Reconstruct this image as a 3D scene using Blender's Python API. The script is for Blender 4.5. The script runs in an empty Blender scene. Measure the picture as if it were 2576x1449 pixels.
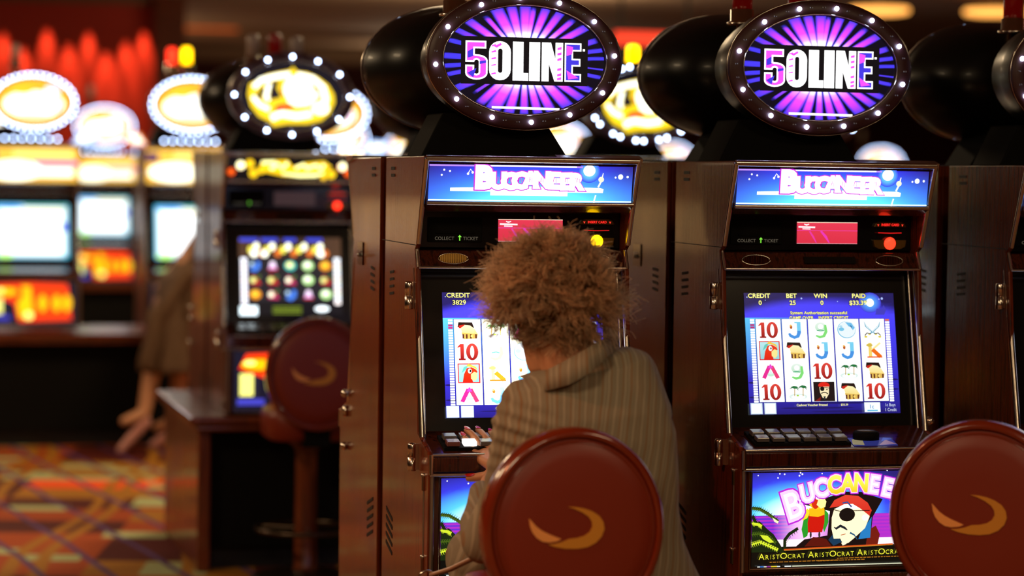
import bpy, bmesh, math, random
import numpy as np
from mathutils import Vector, Matrix, noise
from mathutils.geometry import tessellate_polygon

random.seed(7)
sc = bpy.context.scene
COL = sc.collection
PI = math.pi

# ------------------------------------------------------------------ camera, world, exposure, ceiling lights, added lights
FPX = 6200.23
CAM = Vector((-1.30223, -5.98083, 1.56))
_yaw, _pit, _rol = math.radians(14.4167), math.radians(2.49287), math.radians(0.78106)
FW = Vector((math.sin(_yaw) * math.cos(_pit), math.cos(_yaw) * math.cos(_pit), -math.sin(_pit)))
_r = Vector((math.cos(_yaw), -math.sin(_yaw), 0.0))
_u = _r.cross(FW)
RT = math.cos(_rol) * _r + math.sin(_rol) * _u
UP = -math.sin(_rol) * _r + math.cos(_rol) * _u
cd = bpy.data.cameras.new('camera')
cam = bpy.data.objects.new('camera', cd); COL.objects.link(cam)
cam.matrix_world = Matrix(((RT.x, UP.x, -FW.x, CAM.x), (RT.y, UP.y, -FW.y, CAM.y), (RT.z, UP.z, -FW.z, CAM.z), (0, 0, 0, 1)))
cd.sensor_width = 36.0
cd.lens = FPX / 2576.0 * 36.0
cd.clip_start = 0.1; cd.clip_end = 200
cd.dof.use_dof = True
cd.dof.focus_distance = 6.15
cd.dof.aperture_fstop = 1.75
sc.camera = cam
sc.view_settings.view_transform = 'Standard'
sc.view_settings.look = 'None'
sc.view_settings.exposure = 0.0
sc.view_settings.gamma = 1.0
sc.view_settings.use_curve_mapping = False
sc.cycles.max_bounces = 6
sc.cycles.diffuse_bounces = 3
sc.cycles.glossy_bounces = 4
sc.cycles.sample_clamp_indirect = 4.0
sc.cycles.caustics_reflective = False
sc.cycles.caustics_refractive = False

w = bpy.data.worlds.new('world'); sc.world = w; w.use_nodes = True
w.node_tree.nodes['Background'].inputs[0].default_value = (0.10, 0.06, 0.035, 1)
w.node_tree.nodes['Background'].inputs[1].default_value = 0.3


def area(loc, sx, sy, power, col, rot=(0, 0, 0)):
    l = bpy.data.lights.new('area_light', 'AREA'); l.shape = 'RECTANGLE'; l.size = sx; l.size_y = sy
    l.energy = power; l.color = col
    o = bpy.data.objects.new('area_light', l); COL.objects.link(o)
    o.location = loc; o.rotation_euler = rot
    return o


def spot(loc, target, power, col, ang, blend=0.3, rad=0.05):
    l = bpy.data.lights.new('spot_light', 'SPOT'); l.energy = power; l.color = col
    l.spot_size = math.radians(ang); l.spot_blend = blend; l.shadow_soft_size = rad
    o = bpy.data.objects.new('spot_light', l); COL.objects.link(o)
    o.location = loc
    o.rotation_euler = (Vector(target) - Vector(loc)).to_track_quat('-Z', 'Y').to_euler()
    return o


WARM = (1.0, 0.72, 0.42)
for (x, y, p) in ((-2.2, -3.6, 50), (2.0, -3.6, 24), (0.0, -7.5, 60), (-3.4, 1.2, 60), (-3.5, 6.5, 60), (1.5, 6.3, 55),
                  (5.5, 3.0, 50), (-1.0, 12.0, 80), (4.5, 11.0, 60), (3.0, 21.0, 90)):
    area((x, y, 3.27), 0.9, 0.9, p * 1.5, WARM)
spot((-2.6, -1.3, 3.1), (.05, -.72, 1.0), 120, (1.0, .36, .16), 26, .7, .12)  # added red spot, out of view, tinting the woman's left shoulder
# added up-facing lights, unseen and without fixtures, that brighten the ceiling
for (x, y, p) in ((4.0, 16.0, 60), (0.0, 22.0, 60), (6.0, 24.0, 70), (-5.0, 14.0, 40)):
    area((x, y, 2.5), 2.5, .3, p * 1.2, (1.0, .82, .56), (PI, 0, 0))
# downlights pooling on the carpet of the left aisles
for (x, y, p) in ((-.75, 4.45, 80), (-1.95, 8.3, 110), (.15, 9.6, 50)):
    spot((x, y, 3.2), (x, y, 0), p, (1.0, .78, .5), 26, .4, .08)


def at(px, py, y):
    """World point on the plane y = const that the lens sees at this picture position."""
    d = FW + RT * ((px - 1288.0) / FPX) - UP * ((py - 724.5) / FPX)
    return CAM + d * ((y - CAM.y) / d.y)


# ------------------------------------------------------------------ materials
def lin(v):
    v = v / 255.0
    return v / 12.92 if v <= 0.04045 else ((v + 0.055) / 1.055) ** 2.4


def C(r, g, b, k=1.0):
    return (lin(r) * k, lin(g) * k, lin(b) * k, 1.0)


def mat(name, col, rough=0.5, metal=0.0, coat=0.0, emit=None, es=0.0, spec=0.5):
    m = bpy.data.materials.new(name); m.use_nodes = True
    b = m.node_tree.nodes['Principled BSDF']
    b.inputs['Base Color'].default_value = (*col[:3], 1)
    b.inputs['Roughness'].default_value = rough
    b.inputs['Metallic'].default_value = metal
    b.inputs['Coat Weight'].default_value = coat
    b.inputs['Coat Roughness'].default_value = 0.055
    b.inputs['Specular IOR Level'].default_value = spec
    if emit:
        b.inputs['Emission Color'].default_value = (*emit[:3], 1)
        b.inputs['Emission Strength'].default_value = es
    return m


def nd(m, t, **kw):
    n = m.node_tree.nodes.new(t)
    for k, v in kw.items():
        setattr(n, k, v)
    return n


def lk(m, a, b):
    m.node_tree.links.new(a, b)


def ramp(m, stops, fac):
    n = nd(m, 'ShaderNodeValToRGB')
    e = n.color_ramp.elements
    while len(e) < len(stops):
        e.new(0.5)
    for el, (p, c) in zip(e, stops):
        el.position = p; el.color = (*c[:3], 1)
    lk(m, fac, n.inputs[0])
    return n.outputs[0]


def mapped(m, scale, rot=(0, 0, 0)):
    tc = nd(m, 'ShaderNodeTexCoord'); mp = nd(m, 'ShaderNodeMapping')
    mp.inputs['Scale'].default_value = scale; mp.inputs['Rotation'].default_value = rot
    lk(m, tc.outputs['Object'], mp.inputs[0])
    return mp.outputs[0]


def noise_tex(m, vec, scale, detail=4.0, rough=0.5):
    n = nd(m, 'ShaderNodeTexNoise'); n.inputs['Scale'].default_value = scale
    n.inputs['Detail'].default_value = detail; n.inputs['Roughness'].default_value = rough
    lk(m, vec, n.inputs['Vector'])
    return n.outputs[0]


def wood(name, dark, light, rough, coat=0.4):
    m = mat(name, light, rough, coat=coat)
    b = m.node_tree.nodes['Principled BSDF']
    v = mapped(m, (38, 38, 1.6))
    f = noise_tex(m, v, 2.2, 6, 0.62)
    lk(m, ramp(m, ((0.36, dark), (0.5, light), (0.64, tuple(c * 0.55 for c in light[:3]))), f), b.inputs['Base Color'])
    v2 = mapped(m, (5, 5, 1.2))
    f2 = noise_tex(m, v2, 1.5, 2)
    mr = nd(m, 'ShaderNodeMapRange'); mr.inputs['To Min'].default_value = rough * 0.7; mr.inputs['To Max'].default_value = rough * 1.4
    lk(m, f2, mr.inputs['Value']); lk(m, mr.outputs[0], b.inputs['Roughness'])
    bp = nd(m, 'ShaderNodeBump'); bp.inputs['Strength'].default_value = 0.12; bp.inputs['Distance'].default_value = 0.004
    lk(m, f, bp.inputs['Height']); lk(m, bp.outputs[0], b.inputs['Normal'])
    return m


def art_material(name, gloss=True):
    """A lit display: emits the colours of its printed or screened picture."""
    m = bpy.data.materials.new(name); m.use_nodes = True
    b = m.node_tree.nodes['Principled BSDF']
    a = nd(m, 'ShaderNodeAttribute', attribute_name='Col')
    b.inputs['Base Color'].default_value = (0.01, 0.01, 0.01, 1)
    b.inputs['Roughness'].default_value = 0.25
    lk(m, a.outputs['Color'], b.inputs['Emission Color'])
    b.inputs['Emission Strength'].default_value = 1.0
    return m


M = {}
M['wood'] = wood('mahogany_veneer', C(44, 14, 6), C(116, 46, 19), 0.21, .34)
M['wood_far'] = wood('mahogany_veneer_satin', C(44, 14, 7), C(98, 34, 16), 0.42, .12)
M['wood_trim'] = wood('mahogany_trim', C(30, 11, 6), C(74, 30, 14), 0.16, 0.7)
M['wood_stand'] = wood('stand_wood', C(60, 22, 8), C(120, 54, 22), 0.3)
M['chrome'] = mat('chrome', (0.72, 0.64, 0.56), 0.2, 1.0)
M['dull_metal'] = mat('brushed_metal', (0.42, 0.4, 0.36), 0.35, 1.0)
M['dark_metal'] = mat('bronze_metal', (0.10, 0.07, 0.05), 0.35, 1.0)
M['black'] = mat('black_gloss', (0.006, 0.006, 0.006), 0.16, coat=0.3)
M['black_matte'] = mat('black_matte', (0.006, 0.0055, 0.005), 0.7, spec=.06)
M['shell'] = mat('black_shell', (0.006, 0.006, 0.006), 0.34, coat=0.05, spec=.2)
M['ring'] = mat('maroon_ring', C(66, 34, 36), 0.4)
M['vent'] = mat('vent_black', (0.004, 0.004, 0.004), 0.6)
M['gold'] = mat('brass_plastic', C(120, 88, 34), 0.3, 0.5)
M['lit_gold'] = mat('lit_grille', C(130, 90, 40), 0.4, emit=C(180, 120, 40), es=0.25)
M['red_plastic'] = mat('red_lens', C(90, 8, 6), 0.15, emit=C(120, 8, 4), es=0.25)
M['leather'] = mat('red_leather', C(122, 34, 9), 0.45)
M['rim'] = mat('lacquered_rim', C(116, 38, 14), 0.2, coat=0.5)
M['gold_thread'] = mat('gold_thread', C(204, 136, 40), 0.5)
M['rose_thread'] = mat('rose_gold_thread', C(240, 160, 88), 0.5)
M['lit'] = art_material('lit_artwork')
M['bulb_on'] = mat('bulb_lit', (0.9, 0.9, 0.9), 0.3, emit=(0.50, 0.66, 1.0), es=22.0)
M['bulb_warm'] = mat('bulb_lit_white', (0.9, 0.9, 0.9), 0.3, emit=(1.0, 0.95, 0.85), es=8.0)
M['bulb_off'] = mat('bulb_unlit', (0.25, 0.22, 0.2), 0.1, coat=1.0)
M['red_lamp'] = mat('red_lamp_lit', (0.5, 0.02, 0.01), 0.3, emit=(1.0, 0.03, 0.01), es=3.0)
M['yellow_lamp'] = mat('yellow_lamp_lit', (0.6, 0.4, 0.02), 0.3, emit=(1.0, 0.55, 0.0), es=5.0)
M['white_lamp'] = mat('white_lens', (0.5, 0.42, 0.38), 0.3)
M['key'] = mat('button_cap', (0.10, 0.09, 0.09), 0.25, coat=0.3)
M['key_lit'] = mat('button_cap_lit', (0.9, 0.9, 0.9), 0.3, emit=(1, 1, 1), es=1.6)
M['key_red'] = mat('button_cap_red', (0.16, 0.05, 0.05), 0.25, coat=0.3)


# ------------------------------------------------------------------ mesh builder
class MB:
    def __init__(s):
        s.v = []; s.f = []; s.mi = []; s.sm = []

    def add(s, vs, fs, mi=0, smooth=False):
        n = len(s.v); s.v += [tuple(v) for v in vs]
        s.f += [[i + n for i in f] for f in fs]; s.mi += [mi] * len(fs); s.sm += [smooth] * len(fs)

    def box(s, x0, x1, y0, y1, z0, z1, mi=0):
        vs = [(x, y, z) for z in (z0, z1) for y in (y0, y1) for x in (x0, x1)]
        s.add(vs, [(0, 2, 3, 1), (4, 5, 7, 6), (0, 1, 5, 4), (2, 6, 7, 3), (0, 4, 6, 2), (1, 3, 7, 5)], mi)

    def prism_x(s, prof, x0, x1, mi=0):
        """prof: list of (y, z)"""
        n = len(prof)
        vs = [(x0, y, z) for y, z in prof] + [(x1, y, z) for y, z in prof]
        tri = tessellate_polygon([[Vector((y, z, 0)) for y, z in prof]])
        fs = [tuple(t) for t in tri] + [tuple(i + n for i in t)[::-1] for t in tri]
        fs += [(i, (i + 1) % n, (i + 1) % n + n, i + n) for i in range(n)]
        s.add(vs, fs, mi)

    def prism_y(s, prof, y0, y1, mi=0):
        n = len(prof)
        vs = [(x, y0, z) for x, z in prof] + [(x, y1, z) for x, z in prof]
        tri = tessellate_polygon([[Vector((y, z, 0)) for y, z in prof]])
        fs = [tuple(t) for t in tri] + [tuple(i + n for i in t)[::-1] for t in tri]
        fs += [(i, (i + 1) % n, (i + 1) % n + n, i + n) for i in range(n)]
        s.add(vs, fs, mi)

    def loft(s, rings, mi=0, cap=True, smooth=True, closed=False):
        n = len(rings[0]); vs = [p for r in rings for p in r]; fs = []
        m = len(rings)
        for k in range(m if closed else m - 1):
            a = k * n; b = ((k + 1) % m) * n
            for i in range(n):
                j = (i + 1) % n
                fs.append((a + i, a + j, b + j, b + i))
        s.add(vs, fs, mi, smooth)
        if cap and not closed:
            s.add(rings[0], [tuple(range(n))[::-1]], mi); s.add(rings[-1], [tuple(range(n))], mi)

    def tube(s, pts, r, n=10, mi=0, rs=None, cap=True, closed=False, flat=1.0):
        pts = [Vector(p) for p in pts]; rings = []
        for i, p in enumerate(pts):
            if closed:
                t = pts[(i + 1) % len(pts)] - pts[i - 1]
            else:
                t = (pts[min(i + 1, len(pts) - 1)] - pts[max(i - 1, 0)])
            t.normalize()
            a = Vector((0, 0, 1)) if abs(t.z) < 0.9 else Vector((0, 1, 0))
            u = t.cross(a).normalized(); v = u.cross(t).normalized()
            rr = rs[i] if rs else r
            rings.append([p + u * rr * math.cos(2 * PI * k / n) + v * rr * flat * math.sin(2 * PI * k / n) for k in range(n)])
        s.loft(rings, mi, cap, True, closed)

    def lathe(s, prof, c=(0, 0, 0), n=24, mi=0):
        """prof: (r, z) around a vertical axis"""
        rings = [[(c[0] + r * math.cos(2 * PI * k / n), c[1] + r * math.sin(2 * PI * k / n), c[2] + z) for k in range(n)] for r, z in prof]
        s.loft(rings, mi)

    def ball(s, c, r, mi=0, n=10, m=7, sc_=(1, 1, 1)):
        rings = []
        for i in range(m + 1):
            a = -PI / 2 + PI * i / m
            rr = max(math.cos(a), 0.02) * r
            rings.append([(c[0] + sc_[0] * rr * math.cos(2 * PI * k / n), c[1] + sc_[1] * rr * math.sin(2 * PI * k / n), c[2] + sc_[2] * r * math.sin(a)) for k in range(n)])
        s.loft(rings, mi)

    def build(s, name, mats, parent=None, bevel=0.0, seg=2):
        me = bpy.data.meshes.new(name)
        me.from_pydata(s.v, [], s.f)
        if not isinstance(mats, (list, tuple)):
            mats = [mats]
        for m in mats:
            me.materials.append(m)
        me.polygons.foreach_set('material_index', s.mi)
        me.polygons.foreach_set('use_smooth', s.sm)
        bm = bmesh.new(); bm.from_mesh(me); bmesh.ops.recalc_face_normals(bm, faces=bm.faces); bm.to_mesh(me); bm.free()
        o = bpy.data.objects.new(name, me); COL.objects.link(o)
        if parent:
            o.parent = parent
        if bevel:
            b = o.modifiers.new('bevel', 'BEVEL'); b.width = bevel; b.segments = seg; b.limit_method = 'ANGLE'; b.angle_limit = math.radians(40)
        return o


def empty(name, loc=(0, 0, 0), rz=0.0):
    o = bpy.data.objects.new(name, None); COL.objects.link(o); o.location = loc; o.rotation_euler = (0, 0, rz)
    o.empty_display_size = 0.1
    return o


def tag(o, label=None, cat=None, group=None, kind=None):
    for k, v in (('label', label), ('category', cat), ('group', group), ('kind', kind)):
        if v:
            o[k] = v
    return o


def copy_tree(o, parent=None):
    c = o.copy(); COL.objects.link(c); c.parent = parent
    for ch in list(o.children):
        copy_tree(ch, c)
    return c


# ------------------------------------------------------------------ flat artwork (screens, backlit glass)
_tcache = {}


def text_mesh(s, bold):
    k = (s, bold)
    if k in _tcache:
        return _tcache[k]
    cu = bpy.data.curves.new('t', 'FONT'); cu.body = s; cu.size = 1.0; cu.offset = bold; cu.resolution_u = 3; cu.fill_mode = 'FRONT'
    ob = bpy.data.objects.new('t', cu); COL.objects.link(ob)
    bpy.context.view_layer.update()
    me = bpy.data.meshes.new_from_object(ob.evaluated_get(bpy.context.evaluated_depsgraph_get()))
    vs = [(v.co.x, v.co.y) for v in me.vertices]; fs = [tuple(p.vertices) for p in me.polygons]
    bpy.data.objects.remove(ob); bpy.data.curves.remove(cu); bpy.data.meshes.remove(me)
    xs = [v[0] for v in vs] or [0]
    _tcache[k] = (vs, fs, min(xs), max(xs))
    return _tcache[k]


class Art:
    """Layers of flat shapes on a plane: P = lower left corner, U right, V up, N outwards."""
    def __init__(s, P, U, V, step=0.00003):
        s.P = Vector(P); s.U = Vector(U).normalized(); s.V = Vector(V).normalized(); s.N = s.U.cross(s.V).normalized(); s.k = 0
        s.step = step; s.v = []; s.f = []; s.c = []

    def up(s):
        s.k += 1

    def _p(s, u, v):
        return tuple(s.P + s.U * u + s.V * v + s.N * (0.0008 + s.k * s.step))

    def raw(s, pts, fs, cols):
        n = len(s.v); s.v += [s._p(*p) for p in pts]; s.f += [[i + n for i in f] for f in fs]; s.c += list(cols)

    def poly(s, pts, col, col2=None):
        s.up()
        tri = tessellate_polygon([[Vector((p[0], p[1], 0)) for p in pts]])
        if col2:
            v0 = min(p[1] for p in pts); v1 = max(p[1] for p in pts)
            cols = [tuple(col[i] + (col2[i] - col[i]) * (p[1] - v0) / (v1 - v0) for i in range(4)) for p in pts]
        else:
            cols = [col] * len(pts)
        s.raw(pts, tri, cols)

    def rect(s, u0, v0, u1, v1, col, col2=None):
        s.poly([(u0, v0), (u1, v0), (u1, v1), (u0, v1)], col, col2)

    def ell(s, u, v, ru, rv, col, n=20, col2=None, edge=None, rot=0.0):
        ca, sa = math.cos(rot), math.sin(rot)
        pts = [(u + ru * math.cos(2 * PI * k / n) * ca - rv * math.sin(2 * PI * k / n) * sa, v + ru * math.cos(2 * PI * k / n) * sa + rv * math.sin(2 * PI * k / n) * ca) for k in range(n)]
        if edge:
            s.up(); s.raw([(u, v)] + pts, [(0, 1 + k, 1 + (k + 1) % n) for k in range(n)], [col] + [edge] * n)
        else:
            s.poly(pts, col, col2)

    def line(s, pts, wd, col):
        s.up()
        L = []; R = []
        for i, p in enumerate(pts):
            a = pts[max(i - 1, 0)]; b = pts[min(i + 1, len(pts) - 1)]
            dx, dy = b[0] - a[0], b[1] - a[1]; d = math.hypot(dx, dy) or 1
            w_ = wd[i] if isinstance(wd, (list, tuple)) else wd
            L.append((p[0] - dy / d * w_ / 2, p[1] + dx / d * w_ / 2)); R.append((p[0] + dy / d * w_ / 2, p[1] - dx / d * w_ / 2))
        n = len(pts)
        s.raw(L + R, [(i, i + 1, n + i + 1, n + i) for i in range(n - 1)], [col] * (2 * n))

    def grid(s, u0, v0, u1, v1, nu, nv, fn):
        s.up()
        pts = []; cols = []
        for j in range(nv + 1):
            for i in range(nu + 1):
                a, b = i / nu, j / nv
                pts.append((u0 + (u1 - u0) * a, v0 + (v1 - v0) * b)); cols.append(fn(a, b))
        s.raw(pts, [(j * (nu + 1) + i, j * (nu + 1) + i + 1, (j + 1) * (nu + 1) + i + 1, (j + 1) * (nu + 1) + i) for j in range(nv) for i in range(nu)], cols)

    def text(s, t, u, v, h, col, al='C', bold=0.0, sx=1.0, rot=0.0, col2=None):
        s.up()
        vs, fs, a, b = text_mesh(t, bold)
        k = h / 0.729
        off = {'C': (a + b) / 2, 'L': a, 'R': b}[al]
        pts = []
        for x, y in vs:
            X, Y = (x - off) * k * sx, (y - 0.3645) * k
            pts.append((u + X * math.cos(rot) - Y * math.sin(rot), v + X * math.sin(rot) + Y * math.cos(rot)))
        cols = [col] * len(pts) if not col2 else [tuple(col[i] + (col2[i] - col[i]) * min(max((y / 0.729), 0), 1) for i in range(4)) for x, y in vs]
        s.raw(pts, fs, cols)

    def build(s, name, parent=None, m=None):
        me = bpy.data.meshes.new(name); me.from_pydata(s.v, [], s.f)
        ca = me.color_attributes.new('Col', 'FLOAT_COLOR', 'POINT')
        ca.data.foreach_set('color', [x for c in s.c for x in (c[0], c[1], c[2], 1.0)])
        me.materials.append(m or M['lit'])
        o = bpy.data.objects.new(name, me); COL.objects.link(o)
        if parent:
            o.parent = parent
        return o


def mix(a, b, t):
    t = min(max(t, 0.0), 1.0)
    return tuple(a[i] + (b[i] - a[i]) * t for i in range(4))


WHT = C(255, 255, 255, 1.5)
YEL = C(255, 250, 150, 1.1)
RED = C(205, 30, 28)
BLK = C(6, 6, 10)

# ------------------------------------------------------------------ pictures on the game screens
def sym(A, kind, u, v, s, k=1.0):
    """One reel symbol centred at u, v; s = cell height."""
    def c(r, g, b, kk=1.0):
        return C(r, g, b, k * kk)
    h = s * 0.5
    if kind == '10':
        A.rect(u - h * .78, v - h * .82, u - h * .22, v - h * .66, c(150, 14, 18))
        A.rect(u - h * .64, v - h * .74, u - h * .34, v + h * .78, c(150, 14, 18), c(225, 60, 50))
        A.poly([(u - h * .64, v + h * .78), (u - h * .64, v + h * .5), (u - h * .86, v + h * .4), (u - h * .86, v + h * .5)], c(215, 50, 45))
        A.ell(u + h * .33, v, h * .5, h * .84, c(150, 14, 18), 22, c(230, 70, 60))
        A.ell(u + h * .33, v, h * .17, h * .6, WHT, 18)
    elif kind == 'J':
        A.line([(u + h * .38, v + h * .8), (u + h * .38, v - h * .3), (u + h * .25, v - h * .66), (u - h * .05, v - h * .78), (u - h * .38, v - h * .6), (u - h * .5, v - h * .35)],
               [h * .34, h * .34, h * .34, h * .34, h * .3, h * .2], c(70, 150, 230))
        A.line([(u + h * .38, v + h * .8), (u + h * .38, v - h * .1)], h * .34, c(120, 210, 245))
        A.rect(u - h * .0, v + h * .68, u + h * .55, v + h * .84, c(130, 215, 245))
        A.ell(u - h * .3, v + h * .3, h * .12, h * .22, c(190, 90, 30), 10)
        A.ell(u - h * .33, v + h * .45, h * .1, h * .1, c(245, 190, 90), 8)
    elif kind == '9':
        A.ell(u, v + h * .28, h * .5, h * .5, c(190, 232, 200), 20, c(235, 248, 238))
        A.ell(u, v + h * .32, h * .22, h * .26, WHT, 14)
        A.line([(u + h * .42, v + h * .5), (u + h * .46, v - h * .2), (u + h * .25, v - h * .65), (u - h * .1, v - h * .76), (u - h * .45, v - h * .6)], [h * .2, h * .28, h * .28, h * .28, h * .16], c(130, 225, 120))
        A.line([(u - h * .35, v - h * .1), (u, v - h * .02), (u + h * .3, v - h * .12)], h * .1, c(60, 170, 120))
    elif kind == 'A':
        A.line([(u - h * .62, v - h * .72), (u - h * .08, v + h * .55)], h * .34, c(235, 40, 150))
        A.line([(u + h * .62, v - h * .72), (u + h * .08, v + h * .55)], h * .34, c(238, 60, 120))
        A.poly([(u - h * .22, v + h * .3), (u + h * .22, v + h * .3), (u + h * .05, v + h * .72), (u - h * .05, v + h * .72)], c(240, 70, 210))
        A.ell(u, v - h * .35, h * .3, h * .2, c(200, 240, 215), 12)
        A.poly([(u - h * .16, v - h * .3), (u + h * .16, v - h * .3), (u, v + h * .3)], c(225, 245, 240))
    elif kind == 'K':
        A.line([(u - h * .3, v + h * .75), (u - h * .3, v - h * .75)], h * .3, c(250, 215, 110))
        A.line([(u + h * .62, v + h * .75), (u - h * .2, v - h * .05)], h * .2, c(250, 235, 160))
        A.line([(u - h * .1, v + h * .05), (u + h * .6, v - h * .72)], h * .38, c(245, 110, 20))
        A.rect(u - h * .6, v - h * .8, u + h * .75, v - h * .66, c(235, 90, 20))
        A.ell(u - h * .35, v + h * .5, h * .3, h * .16, c(215, 190, 80), 12)
    elif kind == 'chest':
        A.poly([(u - h * .8, v + h * .35), (u - h * .72, v + h * .85), (u + h * .4, v + h * .82), (u + h * .55, v + h * .3), (u + h * .1, v + h * .1)], c(36, 18, 16))
        A.poly([(u - h * .72, v + h * .5), (u - h * .2, v + h * .62), (u - h * .35, v + h * .2), (u - h * .7, v + h * .25)], c(205, 36, 24))
        A.poly([(u - h * .55, v + h * .25), (u - h * .2, v + h * .56), (u + h * .25, v + h * .5), (u + h * .6, v + h * .15), (u + h * .85, v - h * .35), (u - h * .4, v - h * .4)], c(252, 225, 130), c(255, 245, 190))
        A.poly([(u - h * .5, v - h * .2), (u + h * .85, v - h * .35), (u + h * .75, v - h * .8), (u - h * .3, v - h * .85)], c(232, 190, 90))
        for q in (-.42, -.14, .2, .62):
            A.rect(u + h * q, v - h * .8, u + h * (q + .14), v - h * .36, c(96, 44, 26))
        A.ell(u + h * .34, v - h * .55, h * .1, h * .13, c(250, 220, 120), 8)
    elif kind == 'planet':
        A.ell(u, v, h * .82, h * .9, c(80, 185, 225), 26)
        A.ell(u + h * .02, v + h * .03, h * .77, h * .85, c(238, 250, 254), 26)
        A.poly([(u - h * .1, v + h * .8), (u + h * .45, v + h * .7), (u + h * .74, v + h * .2), (u + h * .55, v - h * .05), (u + h * .4, v + h * .25), (u + h * .2, v + h * .35)], c(110, 190, 235))
        A.poly([(u + h * .3, v + h * .5), (u + h * .5, v + h * .35), (u + h * .45, v + h * .1)], c(40, 110, 170))
        A.ell(u - h * .45, v + h * .05, h * .24, h * .2, c(120, 200, 235), 12)
        A.ell(u - h * .5, v + h * .35, h * .16, h * .1, c(170, 220, 240), 10)
    elif kind == 'swords':
        for q in (-1, 1):
            A.line([(u - q * h * .72, v + h * .85), (u - q * h * .55, v + h * .35), (u, v - h * .25), (u + q * h * .4, v - h * .55)], [h * .02, h * .2, h * .16, h * .05], c(90, 165, 195))
            A.line([(u - q * h * .68, v + h * .75), (u - q * h * .48, v + h * .3), (u + q * h * .1, v - h * .3)], [h * .01, h * .11, h * .06], c(225, 245, 250))
            A.line([(u + q * h * .15, v - h * .45), (u + q * h * .5, v - h * .35), (u + q * h * .7, v - h * .62)], h * .1, c(70, 60, 20))
            A.ell(u + q * h * .62, v - h * .75, h * .15, h * .1, c(225, 205, 60), 10)
            A.ell(u + q * h * .3, v - h * .52, h * .12, h * .07, c(240, 225, 110), 8)
    elif kind == 'palm':
        A.ell(u, v - h * .5, h * .8, h * .32, c(225, 244, 238), 18)
        A.ell(u, v - h * .55, h * .6, h * .22, WHT, 18)
        for (px, ph) in ((-.32, .32), (.42, .38)):
            A.line([(u + h * px, v - h * .45), (u + h * (px + .04), v + h * ph)], h * .07, c(190, 150, 60))
            for a in range(7):
                t = -0.5 + a * PI * 1.15 / 6
                A.line([(u + h * (px + .04), v + h * ph), (u + h * (px + .04 + .2 * math.cos(t)), v + h * (ph + .12 + .14 * math.sin(t))), (u + h * (px + .42 * math.cos(t)), v + h * (ph - .04 + .3 * math.sin(t)))], [h * .05, h * .12, h * .03], c(30, 130 if a % 2 else 100, 60))
        A.ell(u - h * .05, v - h * .4, h * .12, h * .09, c(160, 215, 60), 8)
    elif kind == 'parrot':
        A.rect(u - h * 1.12, v - h * .98, u + h * 1.14, v + h * .98, c(225, 24, 34))
        A.rect(u - h * 1.02, v - h * .88, u + h * 1.02, v + h * .88, c(150, 215, 225), c(190, 235, 240))
        A.poly([(u - h * .65, v - h * .9), (u - h * .5, v - h * .1), (u - h * .2, v + h * .5), (u + h * .3, v + h * .6), (u + h * .75, v + h * .35), (u + h * .9, v + h * .1), (u + h * .2, v - h * .2), (u + h * .4, v - h * .9)], c(228, 30, 12), c(240, 60, 20))
        A.poly([(u - h * .75, v), (u - h * .5, v + h * .6), (u, v + h * .82), (u - h * .3, v + h * .35)], c(100, 205, 190))
        A.poly([(u - h * .3, v + h * .7), (u + h * .0, v + h * .95), (u + h * .75, v + h * .62), (u + h * .9, v + h * .3), (u + h * .4, v + h * .6)], c(250, 205, 70))
        A.poly([(u + h * .2, v - h * .1), (u + h * .55, v + h * .15), (u + h * .85, v + h * .0), (u + h * .82, v - h * .5), (u + h * .55, v - h * .8), (u + h * .2, v - h * .55)], c(250, 235, 150))
        A.ell(u + h * .1, v + h * .22, h * .2, h * .25, WHT, 14)
        A.ell(u + h * .16, v + h * .22, h * .09, h * .13, BLK, 10)
    elif kind == 'pirate':
        A.rect(u - h * 1.15, v - h * 1.0, u + h * 1.15, v + h * 1.0, c(26, 14, 18))
        A.ell(u, v + h * .62, h * .62, h * .36, c(225, 36, 24), 18)
        A.poly([(u - h * .5, v + h * .5), (u + h * .55, v + h * .5), (u + h * .5, v - h * .25), (u + h * .2, v - h * .7), (u - h * .2, v - h * .65), (u - h * .46, v - h * .1)], c(252, 235, 190))
        A.ell(u - h * .2, v + h * .28, h * .24, h * .24, BLK, 14)
        A.line([(u - h * .6, v + h * .5), (u + h * .55, v + h * .35)], h * .06, BLK)
        A.line([(u - h * .35, v - h * .2), (u - h * .1, v - h * .1), (u + h * .15, v - h * .1), (u + h * .4, v - h * .25)], h * .1, c(30, 16, 16))
        A.ell(u + h * .3, v + h * .2, h * .07, h * .07, BLK, 8)
        A.poly([(u - h * .12, v - h * .5), (u + h * .14, v - h * .5), (u, v - h * .9)], c(40, 50, 60))
        A.poly([(u - h * 1.1, v - h * 1), (u - h * .4, v - h * .55), (u - h * .5, v - h * 1)], c(130, 20, 20))


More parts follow.
